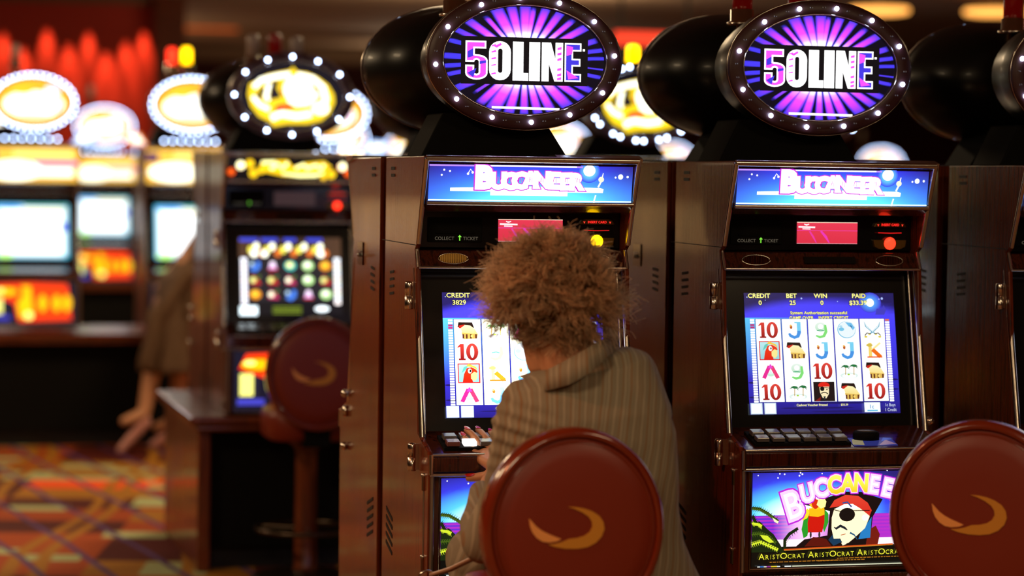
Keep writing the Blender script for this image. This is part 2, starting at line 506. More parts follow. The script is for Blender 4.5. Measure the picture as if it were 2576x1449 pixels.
def pirate_screen(A, W_, H, cred, bet, win, paid, cols, msgs, k=1.0, extra=True):
    navy, blue, cyan = C(28, 22, 92, k), C(74, 66, 255, k), C(92, 205, 255, k)

    def sky(a, b):
        t = b
        arch = 0.10 + 0.55 * (a - 0.5) ** 2 * 1.6
        return mix(blue, navy, (t - (0.75 - arch * 2.0)) * 3.0)
    A.grid(0, H * .795, W_, H, 16, 8, sky)

    def sea(a, b):
        c1 = mix(cyan, blue, a * 2.2)
        base = mix(c1, C(56, 48, 215, k), (1 - b) * 1.6)
        return mix(base, C(30, 22, 120, k), (1 - b) ** 3)
    A.grid(0, 0, W_, H * .795, 16, 14, sea)
    for (v_, u0, u1) in ((.05, .2, .7), (.09, .3, .9), (.14, .0, .1), (.2, .9, 1), (.26, .0, .06), (.28, .93, 1), (.02, .4, .95)):
        A.ell((u0 + u1) / 2 * W_, v_ * H, (u1 - u0) / 2 * W_, H * .008, C(26, 18, 100, k), 12)
    A.ell(.838 * W_, H * .92, .075 * W_, .085 * H, C(90, 190, 255, 1.2 * k), 20, edge=mix(navy, blue, .7))
    A.ell(.838 * W_, H * .92, .027 * W_, .034 * H, C(250, 255, 255, 1.6), 18)
    for (su, sv, sr) in ((.38, .955, .006), (.92, .955, .008), (.9, .95, .004), (.02, .965, .004), (.62, .93, .003), (.14, .94, .003)):
        A.ell(su * W_, sv * H, sr * W_, sr * W_, C(170, 190, 255, 1.1), 8)
    if extra:
        A.poly([(.87 * W_, .82 * H), (.93 * W_, .82 * H), (.945 * W_, .86 * H), (.93 * W_, .9 * H), (.915 * W_, .87 * H), (.88 * W_, .87 * H)], C(66, 60, 190, k))
    for (t, u_, v_) in (('CREDIT', .10, .978), (cred, .105, .92), ('BET', .315, .978), (bet, .32, .92), ('WIN', .507, .978), (win, .515, .92), ('PAID', .765, .978), (paid, .757, .92)):
        A.text(t, u_ * W_, v_ * H, .038 * H, BLK, bold=.075, sx=1.12)
        A.text(t, u_ * W_, v_ * H, .037 * H, YEL, bold=.022, sx=1.12)
    for (t, u_, v_) in msgs:
        A.text(t, u_ * W_, v_ * H, .025 * H, BLK, bold=.07, sx=1.12)
        A.text(t, u_ * W_, v_ * H, .025 * H, YEL, bold=.02, sx=1.12)
    # pay line flags on both sides of the reels
    for side in (0.045, 0.945):
        for i in range(34):
            v_ = (.775 - i * .0203) * H
            col = WHT if i not in (2, 3) or side > .5 else C(190, 50, 120, k)
            if side > .5 and i == 0:
                col = C(235, 120, 60, k)
            A.rect((side - .014) * W_, v_ - .0075 * H, (side + .014) * W_, v_ + .0075 * H, col)
    for ci, cells in enumerate(cols):
        u0 = (.066 + ci * .1722) * W_; u1 = u0 + .164 * W_
        A.rect(u0 - .003 * W_, .098 * H, u1 + .003 * W_, .785 * H, C(20, 40, 120, k))
        flash = k > 1.2 and ci > 0
        A.rect(u0, .100 * H, u1, .782 * H, C(255, 255, 225, 3.2) if flash else C(255, 255, 255, 1.25 * k))
        for ri, cell in enumerate(cells):
            n0 = len(A.v); uc = (u0 + u1) / 2
            sym(A, cell, uc, (.692 - ri * .17) * H, .160 * H, 4.5 if flash else k)
            kx = 1.0 if cell in ('parrot', 'pirate') else 1.24
            pc = A.P + A.U * uc
            for q in range(n0, len(A.v)):
                p_ = Vector(A.v[q]); d_ = (p_ - pc).dot(A.U)
                A.v[q] = tuple(p_ + A.U * d_ * (kx - 1.0))
    for u0 in (.0, .09):
        A.rect(u0 * W_, .0, (u0 + .078) * W_, .092 * H, C(205, 225, 240, k)); A.rect((u0 + .006) * W_, .006 * H, (u0 + .072) * W_, .086 * H, C(240, 250, 255, 1.2 * k))
    A.text('Cashout Voucher Printed', .405 * W_, .072 * H, .019 * H, YEL, bold=.02, sx=1.0)
    A.text('$33.39', .62 * W_, .072 * H, .017 * H, YEL, bold=.015)
    A.rect(.752 * W_, .008 * H, .858 * W_, .088 * H, C(235, 248, 255, 1.2))
    A.text('1c', .803 * W_, .055 * H, .034 * H, C(40, 120, 190), bold=.01)
    A.rect(.77 * W_, .016 * H, .84 * W_, .026 * H, C(90, 190, 230))
    A.text('1c Buys', .927 * W_, .068 * H, .027 * H, C(225, 235, 255), sx=.82)
    A.text('1 Credit', .929 * W_, .028 * H, .027 * H, C(225, 235, 255), sx=.82)


def fruit_screen(A, W_, H):
    """Dark screen with three rows of bright symbols, as on the machine across the aisle."""
    A.rect(0, 0, W_, H, C(22, 20, 24))
    A.grid(0, .74 * H, W_, H, 10, 4, lambda a, b: mix(C(60, 44, 40), C(90, 62, 44), abs(a - .5) * 2))
    for (u_, w2) in ((.1, .09), (.3, .08), (.5, .06), (.74, .08)):
        A.rect((u_ - w2) * W_, .95 * H, (u_ + w2) * W_, .99 * H, C(60, 80, 235, 1.2))
    rnd = random.Random(3)
    for i in range(15):
        u_ = .12 + i * .052
        A.ell(u_ * W_, (.84 + .05 * math.sin(i * 2.1)) * H, .03 * W_, .05 * H, (C(255, 240, 90, 1.6), C(255, 255, 220, 2.2), C(240, 120, 40, 1.3))[i % 3], 10)
    for u_ in (.15, .25, .8):
        A.ell(u_ * W_, .79 * H, .035 * W_, .045 * H, C(255, 255, 235, 2.4), 12)
    for u0, cs in ((.02, (C(160, 60, 230), C(60, 110, 255), C(255, 160, 220))), (.93, (C(255, 120, 60), C(60, 180, 255), C(255, 255, 90)))):
        for i in range(11):
            A.rect(u0 * W_, (.14 + i * .055) * H, (u0 + .055) * W_, (.185 + i * .055) * H, mix(cs[i % 3], C(255, 255, 255, 2.6), .72))
    pal = {'J': (C(70, 130, 240, 1.4), C(190, 225, 255, 1.5)), 'b': (C(220, 150, 230, 1.4), C(255, 240, 255, 1.8)), 'g': (C(80, 200, 190, 1.4), C(255, 250, 150, 1.8)),
           'w': (C(190, 240, 150, 1.5), C(250, 255, 235, 2.0)), 'o': (C(245, 150, 20, 1.5), C(255, 205, 60, 1.5)), 'r': (C(215, 40, 40, 1.3), C(235, 255, 150, 1.5)), 'p': (C(215, 50, 110, 1.3), C(255, 255, 220, 1.8))}
    for ri, row in enumerate(('Jbgwo', 'rrpwr', 'opJbw')):
        for ci, q in enumerate(row):
            u_ = (.155 + ci * .172) * W_; v_ = (.635 - ri * .185) * H
            A.rect(u_ - .078 * W_, v_ - .085 * H, u_ + .078 * W_, v_ + .085 * H, C(44, 42, 50))
            a, b = pal[q]
            if q == 'J':
                A.line([(u_ + .03 * W_, v_ + .055 * H), (u_ + .03 * W_, v_ - .02 * H), (u_, v_ - .055 * H), (u_ - .04 * W_, v_ - .03 * H)], .04 * W_, a); A.ell(u_ - .03 * W_, v_ + .02 * H, .02 * W_, .025 * H, b, 10)
            elif q == 'b':
                A.poly([(u_ - .04 * W_, v_ - .05 * H), (u_ + .04 * W_, v_ - .05 * H), (u_ + .02 * W_, v_ + .05 * H), (u_ - .02 * W_, v_ + .05 * H)], a, b); A.line([(u_ - .045 * W_, v_ - .05 * H), (u_ + .045 * W_, v_ - .05 * H)], .02 * H, C(215, 40, 60, 1.3))
            elif q in 'rp':
                A.poly([(u_ - .05 * W_, v_ - .05 * H), (u_ + .055 * W_, v_ - .06 * H), (u_ + .02 * W_, v_ + .03 * H), (u_ - .03 * W_, v_ + .06 * H)], a); A.ell(u_ - .02 * W_, v_, .028 * W_, .035 * H, b, 10); A.line([(u_, v_), (u_ + .05 * W_, v_ + .055 * H)], .015 * W_, C(120, 160, 60))
            else:
                A.ell(u_, v_, .055 * W_, .062 * H, a, 14); A.ell(u_ - .005 * W_, v_ + .01 * H, .033 * W_, .036 * H, b, 12)
                if q == 'w':
                    A.ell(u_, v_ - .01 * H, .012 * W_, .016 * H, C(50, 60, 50), 8)
    A.rect(.0, .0, .17 * W_, .115 * H, C(230, 248, 255, 2.4)); A.ell(.8 * W_, .08 * H, .07 * W_, .035 * H, C(240, 250, 255, 2.4), 14)
    for i in range(3):
        A.line([(.32 * W_, (.1 - i * .035) * H), (.6 * W_, (.1 - i * .035) * H)], .014 * H, C(150, 175, 40))


def bright_screen(A, W_, H, seed=1):
    def f(a, b):
        base = C(250, 255, 255, 2.4)
        e = min(a, 1 - a, b, 1 - b)
        return mix(C(70, 190, 225, 1.4), base, e * 9)
    A.grid(0, 0, W_, H, 16, 12, f)
    A.rect(.35 * W_, .84 * H, .95 * W_, .9 * H, C(250, 215, 130, 1.6)); A.ell(.2 * W_, .94 * H, .2 * W_, .04 * H, C(80, 170, 250, 1.5), 12)
    A.rect(.4 * W_, .95 * H, .98 * W_, .985 * H, C(60, 170, 110, 1.2)); A.rect(.9 * W_, .5 * H, .98 * W_, .66 * H, C(80, 70, 240, 1.3))
    for u_ in (.25, .47):
        A.rect(u_ * W_, .3 * H, (u_ + .07) * W_, .35 * H, C(90, 190, 210, 1.2))
    A.ell(.14 * W_, .05 * H, .12 * W_, .05 * H, C(190, 255, 130, 1.8), 12)


def pirate_header(A, W_, H, k=1.0):
    def f(a, b):
        g = math.exp(-((a - .52) / .36) ** 2) * (1 - b) ** 1.6 * 1.25
        top = mix(C(50, 44, 140), C(58, 60, 250, 1.05), min(a * 4, (1 - a) * 5, 1))
        return mix(mix(top, C(60, 70, 255, 1.2), 1 - b), C(90, 225, 255, 1.9), g)
    A.grid(0, 0, W_, H, 24, 8, f)
    A.ell(.783 * W_, .84 * H, .055 * W_, .3 * H, C(110, 225, 255, 1.6), 24, edge=C(62, 70, 255, 1.1)); A.ell(.783 * W_, .88 * H, .03 * W_, .16 * H, C(255, 255, 255, 2), 20)
    A.rect(0, .955 * H, W_ * .75, H, C(200, 150, 255)); A.rect(.24 * W_, .96 * H, W_ * .72, H, C(255, 240, 255, 1.5))
    A.rect(.0, .0, W_, .035 * H, C(200, 240, 255, 1.7))
    for (u_, v_, r) in ((.072, .85, .005), (.1, .82, .005), (.061, .71, .005), (.94, .72, .013), (.975, .72, .006), (.915, .70, .005)):
        A.ell(u_ * W_, v_ * H, r * W_, r * W_, C(235, 240, 255, 1.4), 12)
    A.line([(.188 * W_, .76 * H), (.2 * W_, .88 * H), (.21 * W_, .8 * H)], .004 * W_, WHT); A.ell(.188 * W_, .75 * H, .006 * W_, .006 * W_, WHT, 8); A.ell(.21 * W_, .79 * H, .006 * W_, .006 * W_, WHT, 8)
    A.poly([(.105 * W_, .27 * H), (.855 * W_, .26 * H), (.858 * W_, .37 * H), (.84 * W_, .4 * H), (.5 * W_, .42 * H), (.105 * W_, .36 * H)], C(255, 255, 255, 2.0))
    A.rect(.3 * W_, .16 * H, .68 * W_, .28 * H, C(240, 252, 255, 1.9))
    letters = 'BUCCANEER'; x = .245
    ws = (.062, .046, .046, .046, .05, .056, .052, .052, .058)
    for n_, (b, col) in enumerate(((.12, C(200, 40, 215, 1.1)), (.082, C(255, 200, 255, 1.7)), (.05, C(255, 255, 255, 2.2)))):
        x = .25
        for i, ch in enumerate(letters):
            hh = .60 if i == 0 else .44
            v_ = .68 if i == 0 else (.60 - .02 * math.sin(i))
            A.text(ch, x * W_ + .02 * W_, v_ * H, hh * H, col, bold=b, sx=1.05, rot=.03 * math.sin(i * 2.0))
            x += ws[i] + .006
    x = .25
    for i, ch in enumerate(letters):
        if i:
            A.line([((x + .014) * W_, .55 * H), ((x + .017) * W_, .68 * H)], .003 * W_, C(235, 60, 200))
            A.line([((x + .027) * W_, .53 * H), ((x + .026) * W_, .66 * H)], .0025 * W_, C(235, 90, 210))
        x += ws[i] + .006
    A.line([(.83 * W_, .42 * H), (.845 * W_, .62 * H), (.852 * W_, .82 * H)], [.008 * W_, .008 * W_, .003 * W_], C(255, 250, 220, 1.6)); A.ell(.843 * W_, .64 * H, .014 * W_, .08 * H, C(255, 240, 190, 1.5), 10)
    A.line([(.812 * W_, .02 * H), (.82 * W_, .2 * H)], .007 * W_, C(245, 250, 255, 1.5))


def gold_header(A, W_, H):
    A.rect(0, 0, W_, H, C(10, 8, 8))
    g, o, wl = C(255, 205, 20, 1.5), C(250, 90, 10, 1.3), C(255, 252, 170, 2.4)
    for (u_, v_, r, c_) in ((.1, .62, .03, o), (.17, .72, .035, g), (.03, .35, .03, o), (.2, .3, .035, g), (.88, .62, .035, o), (.93, .35, .03, o), (.8, .3, .035, g), (.74, .18, .025, g), (.97, .32, .02, o), (.26, .45, .03, g)):
        A.ell(u_ * W_, v_ * H, r * W_, r * W_, c_, 14)
    for u_ in (.1, .885):
        A.ell(u_ * W_, .65 * H, .033 * W_, .033 * W_, C(255, 245, 190, 2.6), 14)
    A.poly([(.24 * W_, .45 * H), (.26 * W_, .85 * H), (.46 * W_, .9 * H), (.5 * W_, .6 * H), (.58 * W_, .78 * H), (.74 * W_, .88 * H), (.8 * W_, .65 * H), (.75 * W_, .3 * H), (.6 * W_, .16 * H), (.42 * W_, .2 * H), (.3 * W_, .34 * H)], g)
    for p in (((.26, .78), (.36, .82), (.33, .5)), ((.34, .5), (.38, .75), (.42, .52), (.46, .8)), ((.52, .55), (.58, .72), (.62, .5)), ((.62, .56), (.68, .7), (.72, .5), (.74, .75))):
        A.line([(a * W_, b * H) for a, b in p], .022 * W_, wl)
    A.line([(.42 * W_, .3 * H), (.55 * W_, .22 * H), (.68 * W_, .24 * H), (.74 * W_, .36 * H)], [.012 * W_, .022 * W_, .022 * W_, .01 * W_], wl)


def fiesta_header(A, W_, H):
    A.rect(0, 0, W_, H, C(250, 190, 70, 1.5))
    A.rect(.5 * W_, .48 * H, W_, .6 * H, C(225, 40, 215, 1.3)); A.ell(.32 * W_, .32 * H, .3 * W_, .3 * H, C(255, 250, 215, 2.6), 20); A.rect(.5 * W_, .15 * H, .95 * W_, .4 * H, C(255, 250, 220, 2.4))
    A.rect(.3 * W_, .7 * H, .95 * W_, .92 * H, C(255, 215, 110, 1.8)); A.rect(.0, .62 * H, .13 * W_, .9 * H, C(90, 50, 110, 1.0))


def pirate_belly(A, W_, H):
    """Backlit belly glass: tropical sunset, title, parrot and one-eyed buccaneer. 1680 x 850 drawing units."""
    X = lambda x: (x - 400) / 1690.0 * W_
    Y = lambda y: (1395 - y) / 850.0 * H
    def P(*a):
        return [(X(a[i]), Y(a[i + 1])) for i in range(0, len(a), 2)]

    def sky(a, b):
        d = math.hypot((a - .30) * 1.15, (b - .0) * .62)
        c_ = mix(C(255, 255, 255, 1.6), C(90, 215, 255, 1.3), (d - .08) * 4)
        c_ = mix(c_, C(62, 66, 250, 1.0), (d - .3) * 4.5)
        return mix(c_, C(44, 34, 120, 1.0), (d - .52) * 4)
    A.grid(0, Y(930), W_, H, 26, 12, sky)

    def sea(a, b):
        st = math.sin(b * 46) * .5 + .5
        m_ = mix(C(205, 50, 205, 1.0), C(70, 50, 220, 1.0), st if a < .25 else st * .45)
        return mix(m_, C(255, 200, 240, 1.4), max(0, 1 - abs(a - .3) * 6))
    A.grid(0, Y(1150), W_, Y(930), 26, 14, sea)
    A.rect(0, Y(1220), W_, Y(1150), C(255, 225, 235, 1.3))
    A.rect(0, Y(1395), W_, Y(1215), C(8, 10, 8))
    for (x, y, r) in ((450, 568, 6), (632, 592, 7), (648, 555, 7), (692, 560, 7), (838, 550, 7), (855, 562, 8), (828, 575, 8), (1037, 560, 6), (1643, 541, 6)):
        A.ell(X(x), Y(y), r / 1690 * W_, r / 1690 * W_, C(255, 255, 255, 1.4), 8)
    # palm fronds
    dk, md, yl = C(22, 40, 14), C(70, 96, 20), C(216, 235, 50, 1.1)
    A.poly(P(400, 1000, 470, 980, 540, 1050, 600, 1100, 660, 1190, 700, 1260, 400, 1260), dk)
    for (pts, c_) in ((P(400, 860, 470, 870, 540, 910, 640, 985), md), (P(400, 990, 440, 1000, 490, 1025), yl), (P(400, 1090, 480, 1085, 560, 1120, 620, 1180), md), (P(400, 1180, 470, 1160, 560, 1200, 640, 1240), yl), (P(700, 1240, 700, 1150, 740, 1100, 820, 1050), dk), (P(400, 930, 430, 990, 440, 1060), dk)):
        A.line(pts, [.016 * W_] * len(pts), c_)
        for j in range(len(pts) - 1):
            for q in range(4):
                a = (pts[j][0] + (pts[j + 1][0] - pts[j][0]) * q / 4, pts[j][1] + (pts[j + 1][1] - pts[j][1]) * q / 4)
                A.line([a, (a[0] + .008 * W_, a[1] - .04 * H)], [.006 * W_, .001 * W_], c_)
                A.line([a, (a[0] + .012 * W_, a[1] + .03 * H)], [.005 * W_, .001 * W_], dk)
    A.poly(P(580, 945, 640, 985, 630, 1002, 600, 985), C(245, 240, 190, 1.2)); A.poly(P(470, 1100, 540, 1110, 600, 1170, 560, 1175, 500, 1140), yl); A.poly(P(400, 985, 470, 1000, 490, 1022, 420, 1015), yl)
    # hat, shoulders
    A.poly(P(850, 830, 1100, 770, 1250, 725, 1400, 730, 1600, 800, 1510, 960, 1490, 1180, 1560, 1215, 800, 1215, 880, 1150, 1090, 1120, 1110, 900), C(26, 14, 14))
    A.poly(P(880, 1215, 960, 1130, 1080, 1150, 1130, 1215), C(96, 22, 12)); A.poly(P(1450, 1215, 1470, 1080, 1540, 1040, 1580, 1120, 1560, 1215), C(120, 30, 16))
    A.poly(P(1400, 1100, 1500, 960, 1490, 1150, 1380, 1160), C(40, 130, 200)); A.poly(P(1100, 1160, 1150, 1215, 1230, 1180, 1150, 1100), C(24, 60, 90))
    # face
    A.poly(P(1128, 960, 1150, 880, 1300, 850, 1480, 900, 1480, 960, 1440, 1060, 1340, 1150, 1290, 1190, 1240, 1205, 1210, 1150, 1150, 1150, 1128, 1060), C(255, 236, 190, 1.35))
    A.poly(P(1105, 870, 1150, 800, 1250, 755, 1370, 765, 1460, 830, 1500, 900, 1480, 950, 1390, 880, 1250, 850), C(222, 44, 30, 1.0), C(235, 70, 50, 1.0))
    A.poly(P(1155, 880, 1240, 840, 1320, 838, 1390, 880, 1290, 890), C(255, 250, 225, 1.4)); A.line(P(1225, 830, 1270, 820, 1310, 865), .008 * W_, C(60, 80, 150))
    A.ell(X(1270), Y(935), 74 / 1690 * W_, 62 / 850 * H, C(24, 16, 14), 20); A.line(P(1120, 880, 1210, 905, 1340, 900, 1480, 900), .004 * W_, C(20, 14, 14))
    A.line(P(1150, 1045, 1170, 1060, 1210, 1035, 1250, 1055, 1275, 1075), [.004 * W_, .012 * W_, .014 * W_, .012 * W_, .005 * W_], C(26, 34, 46)); A.line(P(1300, 1100, 1340, 1120, 1370, 1165), [.01 * W_, .007 * W_, .003 * W_], C(34, 90, 130))
    A.line(P(1215, 1120, 1260, 1110), .004 * W_, C(200, 110, 70)); A.ell(X(1440), Y(965), .02 * W_, .035 * H, C(255, 246, 215, 1.4), 14)
    A.poly(P(1220, 1190, 1250, 1175, 1270, 1200, 1235, 1215), C(255, 240, 200, 1.3))
    # parrot
    A.poly(P(905, 880, 870, 960, 850, 1060, 870, 1140, 905, 1120, 925, 1000), C(40, 160, 40)); A.poly(P(1050, 870, 1095, 920, 1098, 1000, 1060, 1090, 1030, 1000), C(50, 165, 44))
    A.poly(P(900, 870, 860, 920, 855, 980, 900, 960, 930, 900), C(245, 225, 40, 1.1))
    A.poly(P(920, 900, 1060, 880, 1060, 1000, 1040, 1090, 910, 1090, 905, 1000), C(214, 26, 12)); A.poly(P(915, 870, 1055, 860, 1060, 930, 1000, 950, 920, 940), C(250, 190, 20, 1.1))
    A.ell(X(990), Y(810), 78 / 1690 * W_, 72 / 850 * H, C(248, 205, 40, 1.1), 18); A.ell(X(975), Y(815), 38 / 1690 * W_, 62 / 850 * H, C(225, 50, 16), 16); A.ell(X(1035), Y(770), 36 / 1690 * W_, 22 / 850 * H, C(240, 120, 50), 12)
    A.poly(P(1000, 790, 1050, 780, 1075, 810, 1065, 860, 1025, 875, 985, 840), C(255, 235, 150, 1.3)); A.ell(X(993), Y(770), 20 / 1690 * W_, 24 / 850 * H, WHT, 12); A.ell(X(998), Y(772), 8 / 1690 * W_, 10 / 850 * H, BLK, 8)
    for x in (935, 1015):
        A.ell(X(x), Y(1110), 10 / 1690 * W_, 30 / 850 * H, C(60, 50, 46), 8)
    # title in an arc
    letters = 'BUCCANEER'
    for n_, (b, col, c2) in enumerate(((.13, C(190, 40, 215, 1.1), None), (.085, C(255, 190, 250, 1.4), None), (.045, C(255, 190, 30, 1.3), C(255, 240, 90, 1.5)), (.0, C(255, 235, 250, 1.6), None))):
        for i, ch in enumerate(letters):
            if n_ == 3 and i in (3, 4, 5):
                continue
            if n_ == 2 and i not in (3, 4, 5):
                continue
            t = i / 8.0
            x = 770 + t * 1000; y = 640 + 95 * ((t - .55) / .55) ** 2 * 1.5 + (45 if i == 0 else 0)
            hh = 250 if i == 0 else 160
            A.text(ch, X(x), Y(y), hh / 850 * H, col, bold=b, sx=.86 if i else .84, rot=.32 - .62 * t, col2=c2)
    # brand strip
    A.line([(X(690), Y(1238)), (X(1700), Y(1210))], .012 * H, C(230, 90, 30)); A.line([(X(690), Y(1246)), (X(1700), Y(1218))], .004 * H, C(250, 180, 60))
    x = 455.0
    yb = 1303.0
    for wrd in range(5):
        for ch, hh, wd in (('A', 58, 62), ('R', 42, 42), ('I', 42, 20), ('S', 42, 36), ('T', 42, 40), ('O', 56, 66), ('C', 42, 44), ('R', 42, 42), ('A', 42, 42), ('T', 42, 38)):
            if x < 2030:
                A.text(ch, X(x + wd / 2), Y(yb - (x - 455) * .02 - (hh - 42) / 2), hh / 850 * H, C(240, 235, 60, 1.1), bold=.0, sx=wd / hh * .98)
            x += wd
        x += 22
    for (y, x0, x1) in ((1350, 560, 1180), (1335, 1180, 1990), (1352, 1000, 1420)):
        q = x0
        while q < x1:
            q2 = q + random.uniform(14, 46)
            A.line([(X(q), Y(y - (q - 455) * .01)), (X(q2), Y(y - (q2 - 455) * .01))], .008 * H, C(190, 120, 30)); q = q2 + 8
    for (x0, x1, c_) in ((445, 470, C(220, 225, 220)), (470, 505, C(60, 120, 210)), (505, 530, C(225, 225, 210)), (530, 570, C(150, 50, 150)), (570, 625, C(230, 205, 50)), (625, 655, C(220, 225, 220)), (695, 757, C(235, 240, 235)), (765, 1990, C(220, 222, 190))):
        A.rect(X(x0), Y(1392), X(x1), Y(1382), c_)


def fire_belly(A, W_, H):
    A.rect(0, 0, W_, H, C(26, 26, 44))
    A.rect(.03 * W_, .12 * H, .2 * W_, .62 * H, C(40, 40, 60)); A.rect(.05 * W_, .25 * H, .16 * W_, .62 * H, C(250, 245, 130, 1.6)); A.rect(.03 * W_, .1 * H, .25 * W_, .2 * H, C(70, 70, 200, 1.2))
    o, y, w_ = C(250, 60, 10, 1.5), C(255, 190, 10, 1.6), C(255, 240, 120, 2.2)
    A.poly([(.04 * W_, .7 * H), (.1 * W_, .95 * H), (.45 * W_, .98 * H), (.9 * W_, .95 * H), (.95 * W_, .1 * H), (.35 * W_, .06 * H), (.3 * W_, .5 * H), (.15 * W_, .62 * H)], o)
    A.ell(.2 * W_, .77 * H, .14 * W_, .09 * H, y, 16); A.ell(.13 * W_, .8 * H, .05 * W_, .05 * H, w_, 12)
    A.poly([(.38 * W_, .92 * H), (.48 * W_, .9 * H), (.52 * W_, .2 * H), (.36 * W_, .15 * H), (.33 * W_, .5 * H), (.4 * W_, .7 * H)], y); A.ell(.46 * W_, .2 * H, .05 * W_, .09 * H, w_, 12)
    for u_ in (.62, .78, .9):
        A.ell(u_ * W_, .5 * H, .05 * W_, .2 * H, y, 12)


# ------------------------------------------------------------------ oval sign faces (centred)
def inset(pts, d):
    n = len(pts); out = []
    area_ = sum(pts[i][0] * pts[(i + 1) % n][1] - pts[(i + 1) % n][0] * pts[i][1] for i in range(n))
    s_ = 1 if area_ > 0 else -1
    for i in range(n):
        p0, p1, p2 = pts[i - 1], pts[i], pts[(i + 1) % n]
        e1 = Vector((p1[0] - p0[0], p1[1] - p0[1])).normalized(); e2 = Vector((p2[0] - p1[0], p2[1] - p1[1])).normalized()
        n1 = Vector((-e1.y, e1.x)) * s_; n2 = Vector((-e2.y, e2.x)) * s_
        m_ = n1 + n2; l = m_.length
        if l < 1e-6:
            out.append((p1[0] + n1.x * d, p1[1] + n1.y * d)); continue
        m_ = m_ / l; k = d / max(m_.dot(n1), .35)
        out.append((p1[0] + m_.x * k, p1[1] + m_.y * k))
    return out


def arc(cx, cy, rx, ry, a0, a1, n=10):
    return [(cx + rx * math.cos(math.radians(a0 + (a1 - a0) * i / n)), cy + ry * math.sin(math.radians(a0 + (a1 - a0) * i / n))) for i in range(n + 1)]


